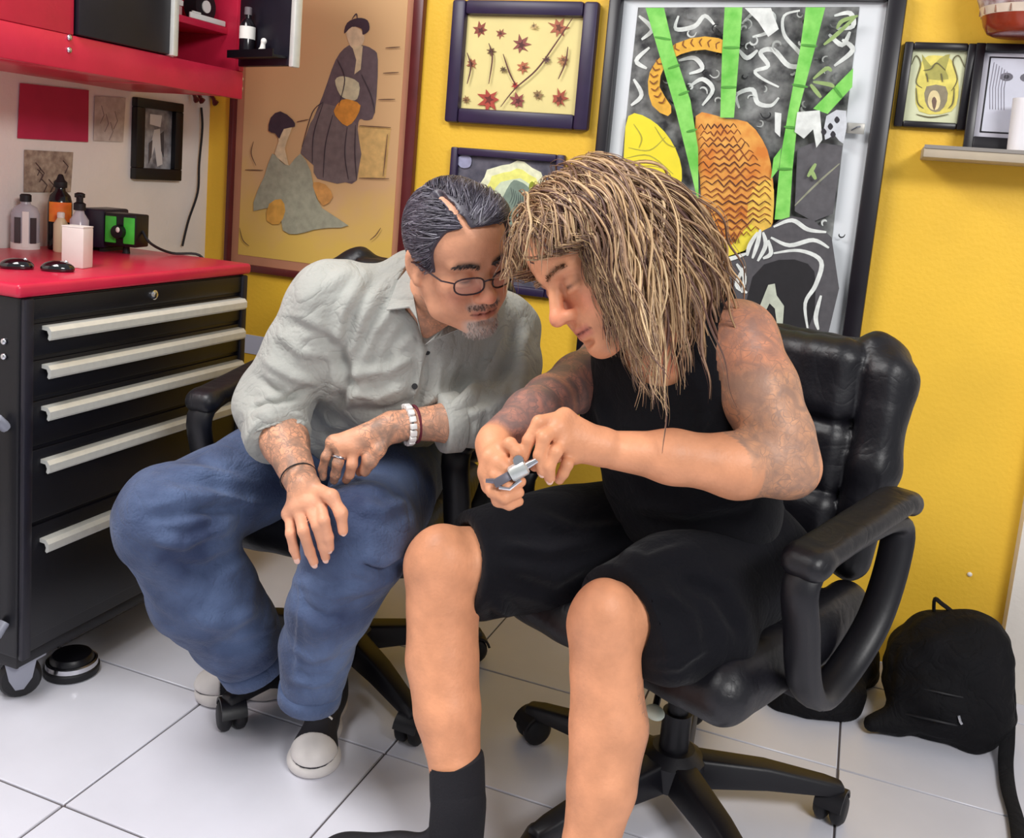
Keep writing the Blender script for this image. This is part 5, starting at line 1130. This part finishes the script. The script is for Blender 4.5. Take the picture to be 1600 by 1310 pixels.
band('ring', (A(*fL[2][0]) * .35 + A(*fL[2][1]) * .65), A(*fL[2][1]) - A(*fL[2][0]), .0115, .0022, m_chrome, G, 18)
# ------------------------------------------------------------------ the long-haired man in black
bpel = A(-.215, 1.70, .53); bwaist = J(1078, 775, 1.68); bchest = J(1045, 650, 1.62); bupper = J(1048, 575, 1.56)
bsL, bsR = J(1152, 532, 1.50), J(950, 570, 1.77)
beL, bwL = J(1230, 728, 1.43), J(962, 704, 1.385)
beR, bwR = J(858, 628, 1.56), J(774, 688, 1.405)
bkR, bkL = J(692, 885, 1.62), J(946, 978, 1.45)
baR, baL = J(716, 1262, 1.535), J(922, 1405, 1.375)
HB = Head(J(936, 404, 1.40), cv(-.74, -.52, .42), cv(-.574, .82, 0), 1.03)
bneck = J(1052, 530, 1.53)
B = thing('person', 'long-haired man in black tank top and shorts holding a silver device', 'person', (-.35, 1.55, 0))
S = SDF((-.82, 1.0, .0), (.12, 1.98, 1.22), .007, fx=[(-.55, -.18, .0026)], fy=[(1.12, 1.46, .0026)], fz=[(.70, 1.13, .0026)])
HB.sculpt(S, nose=1.04, lips=.95)
S.chain([(HB.p(0, -.03, -.05), .056), (bneck, .058), (bupper, .075)], .03)
S.swept([bpel, bwaist, bchest, bupper], [.14, .135, .15, .13], [.10, .095, .10, .075], bsL - bsR, .03)
S.chain([(bupper, .075), (bsL, .062), (J(1185, 610, 1.465), .060), (J(1215, 680, 1.44), .052), (beL, .047), (J(1150, 728, 1.41), .047), (J(1050, 714, 1.395), .038), (bwL, .029)], .02)
S.chain([(bupper, .075), (bsR, .055), ((bsR + beR) / 2, .050), (beR, .042), (J(830, 650, 1.50), .041), (bwR, .028)], .02)
bhL, bhR = A(-.125, 1.66, .52), A(-.295, 1.73, .52)
S.chain([(bpel, .12), (bhR, .078), (bkR + A(.12, .11, 0), .060), (bkR, .067), (J(692, 950, 1.615), .062), (J(691, 1030, 1.60), .062), (J(699, 1110, 1.575), .056), (J(712, 1200, 1.548), .042), (baR, .037)], .008)
S.ell(J(690, 868, 1.600), (.046, .046, .05), k=.02).ell(J(735, 925, 1.65), (.026, .03, .032), k=.012)
S.chain([(bpel, .12), (bhL, .082), ((bhL + bkL) / 2, .068), (bkL, .059), (J(947, 1050, 1.445), .055), (J(951, 1135, 1.435), .060), (J(940, 1230, 1.41), .052), (J(922, 1320, 1.39), .041), (baL, .036)], .008)
S.ell(J(944, 955, 1.432), (.044, .044, .05), k=.02)
for a_, t_ in ((baR, unit(A(-.94, -.34, 0))), (baL, unit(A(-.45, -.9, 0)))): S.cone(A(a_[0], a_[1], .07), A(a_[0], a_[1], .038) + t_ * .11, .026, .018, .01)
# near hand: pinching from the right
mbL = [J(882, 652, 1.36), J(872, 668, 1.345), J(878, 690, 1.345), J(892, 712, 1.357)]
palm(S, J(938, 698, 1.378), mbL, .024, .0125)
fbL = [[mbL[0], J(842, 660, 1.338), J(826, 688, 1.335), J(818, 714, 1.337)], [mbL[1], J(850, 684, 1.325), J(843, 712, 1.325), J(847, 737, 1.332)],
       [mbL[2], J(868, 706, 1.326), J(858, 728, 1.326), J(859, 748, 1.334)], [mbL[3], J(886, 726, 1.338), J(880, 740, 1.340), J(874, 750, 1.346)]]
for i, f_ in enumerate(fbL): finger(S, f_, .0108 if i < 3 else .0095, .0080 if i < 3 else .0072)
finger(S, [J(925, 700, 1.395), J(885, 705, 1.392), J(855, 718, 1.380), J(836, 728, 1.362)], .0135, .009, .008)
# far hand: loose fist around the device
mbR = [J(782, 704, 1.358), J(768, 716, 1.348), J(763, 738, 1.350), J(767, 758, 1.358)]
palm(S, J(773, 698, 1.392), mbR, .023, .0125)
fbR = [[mbR[0], J(797, 694, 1.338), J(808, 706, 1.332), J(804, 724, 1.334)], [mbR[1], J(775, 745, 1.330), J(793, 760, 1.325), J(814, 753, 1.334)],
       [mbR[2], J(770, 768, 1.332), J(789, 778, 1.326), J(811, 770, 1.335)], [mbR[3], J(778, 783, 1.337), J(796, 789, 1.336), J(811, 784, 1.342)]]
for i, f_ in enumerate(fbR): finger(S, f_, .0105 if i < 3 else .0092, .0078 if i < 3 else .007)
tb = [J(770, 700, 1.385), J(784, 712, 1.350), J(781, 725, 1.336), J(794, 736, 1.330)]; finger(S, tb, .012, .0085, .008)
V, Q = S.mesh()
C = np.tile(np.array(lin((218, 152, 114))), (len(V), 1)); T = np.zeros(len(V))
HB.colour(V, None, C, T, (190, 100, 92), (150, 112, 84), .6)
def blend(m, c, a): 
    global C
    m = np.clip(m * a, 0, 1)[:, None]; C = C * (1 - m) + np.array(lin(c)) * m
armL = np.maximum(seg_mask(V, bsL + unit(bsL - beL) * .06, beL, .10), seg_mask(V, beL + (bwL - beL) * -.12, beL + (bwL - beL) * .22, .085, .03) * (project(V)[:, 0] > 1160))
armR = np.maximum(seg_mask(V, bsR, beR, .10), seg_mask(V, beR, bwR, .07, .1))
T = np.maximum(T, .62 * np.maximum(armL, 0)); T = np.maximum(T, .9 * armR)
blend(armL, (196, 150, 118), .6); blend(armR, (156, 112, 110), .7); blend(seg_mask(V, bsL + A(0, 0, .06), bsL + (beL - bsL) * .25, .08, .3), (214, 128, 96), .45)
blend(seg_mask(V, HB.p(0, 0, -.09), bneck, .07, .3), (206, 116, 96), .4)
T = np.maximum(T, .5 * seg_mask(V, J(985, 1060, 1.44), J(975, 1240, 1.42), .035, .5))
m_skB = skin_mat('skin_light', scale=30., ink_col=(104, 96, 96))
bodyB = meshobj('body', V, Q, m_skB, B, C, {'tattoo': T})
nails('fingernail', [(fbL[1][2], fbL[1][3], cv(-.2, .2, 1)), (fbL[2][2], fbL[2][3], cv(-.1, .2, 1)), (fbL[0][2], fbL[0][3], cv(-.6, .2, .8)), (fbR[0][2], fbR[0][3], cv(.2, .3, 1)), (tb[2], tb[3], cv(0, .3, 1))], m_nail, B)
bodyV, bodyQ = V, Q
# tank top
m_tank = mat('black_jersey', (9, 9, 15), .9, spec=.2, var=.12, vs=14, bump=.25, bs=160, sheen=.05, crease=(8, .3))
S = SDF((-.66, 1.30, .46), (.10, 1.98, 1.06), .005)
S.swept([A(-.215, 1.70, .56), bwaist, bchest, bupper], [.165, .158, .168, .150], [.130, .122, .118, .094], bsL - bsR, .03)
S.cone(bupper, bsL - (bsL - bupper) * .18, .092, .072, .03).cone(bupper, bsR - (bsR - bupper) * .18, .090, .068, .03)
S.ell(bsL + (bsL - bupper) * .28 + A(0, 0, -.035), (.082, .082, .105), k=.006, op='cut').ell(bsR + (bsR - bupper) * .25, (.085, .085, .10), k=.006, op='cut')
S.cone(HB.p(0, -.03, -.05), J(1040, 540, 1.50), .080, .070, .006, 'cut').cone(J(1040, 540, 1.50), J(1010, 575, 1.42), .060, .035, .006, 'cut')
S.chain([(J(1085, 620, 1.485), .030), (J(1084, 545, 1.462), .026), (J(1100, 482, 1.475), .024), (J(1122, 470, 1.53), .026), (J(1130, 490, 1.60), .03)], .012)
V, Q = S.mesh()
V = folds(V, Q, [([(960, 700), (1040, 720), (1120, 700)], 12, .008), ([(950, 740), (1060, 765), (1160, 740)], 12, -.008), ([(980, 790), (1080, 800), (1180, 780)], 12, .008), ([(1110, 640), (1080, 690), (1040, 720)], 9, .007), ([(930, 620), (950, 680), (990, 720)], 9, .007)])
V = V + vnormals(V, Q) * wob(V, .0025, 50, 31)[:, None]
meshobj('tank_top', V, Q, m_tank, B)
# shorts
m_short = mat('black_twill', (10, 10, 17), .9, spec=.2, var=.12, vs=10, bump=.3, bs=150, sheen=.05, crease=(8, .3))
S = SDF((-.74, 1.10, .28), (.12, 1.98, .74), .0055)
S.ell(A(-.20, 1.70, .525), (.185, .165, .115), k=.05)
hR, hL = bkR + (bhR - bkR) * .12, bkL + (bhL - bkL) * .10
S.chain([(bhR, .115), ((bhR + bkR) / 2, .105), (hR, .090)], .03).chain([(bhL, .118), ((bhL + bkL) / 2 + A(.01, 0, -.005), .112), (hL, .086)], .03)
S.cone((bhR + hR * 2) / 3 + A(0, 0, -.05), hR + A(.02, .02, -.06), .06, .045, .03).cone(J(1110, 990, 1.50), J(1045, 1015, 1.44), .075, .055, .03)
for h_, b_, r_ in ((hR, bhR, .078), (hL, bhL, .073)):
    d_ = unit(h_ - b_); S.half(h_ + d_ * .012, d_ + A(0, 0, .12), h_ - .125, h_ + A(.125, .125, .10), .004)
    S.cone(h_ - d_ * .012, h_ + d_ * .08, r_ * .8, r_, .004, 'cut')
V, Q = S.mesh()
V = folds(V, Q, [([(780, 850), (860, 860), (950, 840)], 10, .008), ([(790, 900), (870, 930), (930, 900)], 10, -.008), ([(960, 860), (1010, 880), (1080, 860)], 10, .008), ([(1030, 920), (1080, 960), (1090, 1020)], 10, .008), ([(1060, 900), (1120, 930), (1160, 1000)], 11, -.009), ([(1010, 1040), (1060, 1040), (1110, 1010)], 8, .006), ([(830, 800), (900, 830), (990, 820)], 9, .007), ([(770, 940), (800, 970), (850, 1000)], 8, .007)])
V = V + vnormals(V, Q) * wob(V, .003, 45, 33)[:, None]
meshobj('shorts', V, Q, m_short, B)
# socks and shoes
m_sock = mat('black_sock', (20, 19, 26), .9, bump=.3, bs=300)
MB().tube(spline([J(713, 1188, 1.548), J(714, 1196, 1.547), J(715, 1240, 1.54), baR, A(baR[0], baR[1], .055)], 3), [.043, .046, .046, .046, .046, .046, .046, .046, .046, .046, .046, .046, .046], 24).build('sock', m_sock, B, sm=True)
MB().tube([J(920, 1355, 1.385), J(920, 1362, 1.383), baL, A(baL[0], baL[1], .06)], [.037, .040, .040, .042], 22).build('sock', m_sock, B, sm=True)
t_ = unit(A(-.94, -.34, 0)); h_ = A(baR[0], baR[1], 0) - t_ * .06; sneaker(h_ + t_ * .29, h_, B, m_cv, m_rub, False, 'shoe')
t_ = unit(A(-.42, -.9, 0)); h_ = A(baL[0], baL[1], 0) - t_ * .06; sneaker(h_ + t_ * .29, h_, B, m_cv, m_rub, False, 'shoe')
# long wavy hair
lineB = [(-.13, -.085), (-.07, -.07), (-.03, -.03), (-.005, .005), (.02, .018), (.04, .035), (.056, .066), (.075, .078), (.12, .088)]
cap = hair_cap(HB, .008, lineB, HB.c - .18, HB.c + .18, .0035, None, bumps=[((0, -.05, .04), (.075, .07, .075))])
Vc, Qc = cap.mesh(); Vc = relax(Vc, Qc, 1); Nc = vnormals(Vc, Qc); qc = HB.loc(Vc); rs = np.random.RandomState(14)
edge = qc[:, 2] - np.interp(qc[:, 1], [a for a, b in lineB], [b for a, b in lineB])
pick = rs.choice(np.where((edge > .004) & ((Nc @ HB.R)[:, 2] > -.5))[0], 1700); n = len(pick); m_ = 26
ql = qc[pick]; sd = np.sign(ql[:, 0] + rs.normal(size=n) * .012); high = np.clip((ql[:, 2] - .03) / .08, 0, 1); front = np.clip((ql[:, 1] - .0) / .07, 0, 1)
length = rs.uniform(.20, .36, n) * (1 - .22 * front) * np.where(sd < 0, .62, 1.) ; step = length / m_
comb = np.stack([sd * (.40 + .9 * high), -.22 - .35 * front + .0 * sd, -.75 + .25 * high], 1) + rs.normal(size=(n, 3)) * .14
fringe = (front > .6) & (high > .45) & (rs.rand(n) < .22); comb[fringe] = np.stack([sd[fringe] * .4, .75 + 0 * sd[fringe], .05 + 0 * sd[fringe]], 1) + rs.normal(size=(fringe.sum(), 3)) * .2; step[fringe] = rs.uniform(.0022, .0036, fringe.sum())
cw = comb @ HB.R.T; cw /= np.linalg.norm(cw, axis=1)[:, None]
bk = np.clip((-ql[:, 1] + .01) / .05, 0, 1) * (ql[:, 2] < .09); hang = cv(-.02, -1, .06)[None] * (1 - bk[:, None]) + cv(.30, -.75, -1.)[None] * bk[:, None]; hang /= np.linalg.norm(hang, axis=1)[:, None]
cur = Vc[pick] + Nc[pick] * .001; paths = np.zeros((n, m_, 3)); ph = rs.uniform(0, 6.28, n); wv = rs.uniform(.0015, .0045, n) * np.where(fringe, .25, 1.); ww = unit(cv(1, 0, .3)); wu_ = cv(.2, 0, 1); off = rs.normal(size=(n, 3)) * .10
ctr, rad_ = A(0, -.016, .032), A(.080, .102, .091) + .010
def push(P, thick):
    ll = HB.loc(P); e = (ll - ctr) / (rad_ + thick[:, None]); r_ = np.linalg.norm(e, axis=1); k = (r_ < 1)[:, None]
    P = np.where(k, HB.c + ((e / np.maximum(r_, 1e-6)[:, None]) * (rad_ + thick[:, None]) + ctr) @ HB.R.T * HB.s, P)
    ll = HB.loc(P); lim = np.where(sd > 0, np.interp(ll[:, 2], [-.24, -.12, -.07, -.015, .03, .055], [.105, .092, .076, .066, .050, .12]), np.interp(ll[:, 2], [-.2, -.05, .0, .03, .055], [-.07, -.045, -.01, .03, .12])); k = (ll[:, 1] > lim) & (ll[:, 2] < .055) & ~fringe; ll[:, 1] = np.where(k, lim, ll[:, 1]); P = np.where(k[:, None], HB.c + ll @ HB.R.T * HB.s, P)
    for c_, rr_ in ((J(1062, 540, 1.555), .085), (bneck, .066), (J(1010, 470, 1.47), .072), (J(985, 500, 1.445), .060)):
        v_ = P - c_; r_ = np.linalg.norm(v_, axis=1); k = (r_ < rr_ + thick)[:, None]; P = np.where(k, c_ + v_ / r_[:, None] * (rr_ + thick)[:, None], P)
    return P
thick = np.abs(rs.normal(size=n)) * .006
for k in range(m_):
    t_ = k / (m_ - 1); s_ = np.clip(t_ * 2.0, 0, 1) ** .8
    paths[:, k] = cur + (ww[None] * np.sin(ph + t_ * 17)[:, None] + wu_[None] * np.cos(ph * 1.7 + t_ * 14)[:, None]) * (wv * min(1, t_ * 3))[:, None]
    d_ = cw * (1 - s_) + (hang + off) * s_; d_ /= np.linalg.norm(d_, axis=1)[:, None]
    cur = push(cur + d_ * step[:, None], thick)
prof = np.concatenate([np.linspace(.7, 1, 6), np.ones(10), np.linspace(1, .15, 10)])
rad = prof[None, :] * rs.uniform(.0009, .0026, (n, 1)) * np.where(fringe, .55, 1.)[:, None]
Vs, Qs = tubes(paths, rad, 5); pal = ([(190, 156, 116), (156, 122, 92), (118, 88, 70), (216, 186, 144), (98, 70, 62), (172, 142, 118)], [.24, .24, .16, .12, .12, .12]); cs = hair_cols(n, *pal, 5)
fine = np.repeat(paths, 2, axis=0) + rs.normal(size=(2 * n, 1, 3)) * .004; Vf, Qf = tubes(fine, np.repeat(prof[None, :] * .0007, 2 * n, axis=0), 3); cf = hair_cols(2 * n, *pal, 6)
Vall = np.concatenate([Vc, Vs, Vf]); Qall = np.concatenate([Qc, Qs + len(Vc), Qf + len(Vc) + len(Vs)])
meshobj('hair', Vall, Qall, m_hair, B, np.concatenate([np.tile(np.array(lin((128, 98, 76))), (len(Vc), 1)), np.repeat(cs, m_ * 5, axis=0), np.repeat(cf, m_ * 3, axis=0)]))
q = HB.loc(bodyV)
for sx in (-1, 1):
    tuft(HB, bodyV, bodyQ, (q[:, 1] > .04) & (np.abs(q[:, 2] - .0175 - .0045 * np.clip(1 - ((np.abs(q[:, 0]) - .032) / .02) ** 2, -1, 1)) < .0028) & (q[:, 0] * sx > .010) & (q[:, 0] * sx < .050), 80, (sx * 1., .1, .1), .006, [(150, 116, 90), (120, 90, 70)], [.6, .4], 16 + sx, 'eyebrow', B)
# ------------------------------------------------------------------ the small device in his hands
p0, p1 = J(772, 757, 1.318), J(838, 720, 1.322); ax = unit(p1 - p0); nf = unit(cv(0, .2, 1) - ax * (cv(0, .2, 1) @ ax)); sf = np.cross(ax, nf)
dv = thing('tattoo_machine', 'small silver tattoo machine held between his hands', 'tattoo machine', (p0 + p1) / 2 - A(0, 0, .02))
MB().tube([p0 + ax * .026, p0 + ax * .029, p0 + ax * .050, p0 + ax * .053], [.0095, .0118, .0118, .009], 18).build('coil', mat('pale_steel', (206, 210, 208), .3, metal=.6), dv, sm=True)
MB().obox(p0 + ax * .013 - nf * .001, ax, sf, nf, .013, .0065, .005).build('frame', mat('gun_metal', (128, 124, 134), .3, metal=.7), dv, bevel=.0015)
MB().tube([p0 + ax * .052, p0 + ax * .072], [.006, .004], 12).build('tip', m_chrome, dv, sm=True)
MB().lathe([(.001, -.003), (.0075, -.003), (.0085, 0), (.0075, .003), (.001, .003)], p0 + ax * .046 - sf * .012 + nf * .006, axis=nf, n=16).build('thumb_screw', m_chrome, dv, sm=True)
MB().tube([p0 + ax * .004 + sf * .007, p0 + ax * .016 + sf * .016, p0 + ax * .036 + sf * .013], .0028, 7).build('armature_bar', m_chrome, dv, sm=True)
MB().tube([p0 + ax * .002 - sf * .004, p0 - ax * .008 - sf * .010], [.004, .003], 8).build('binding_post', mat('gun_metal', (72, 68, 82), .3, metal=.7), dv, sm=True)
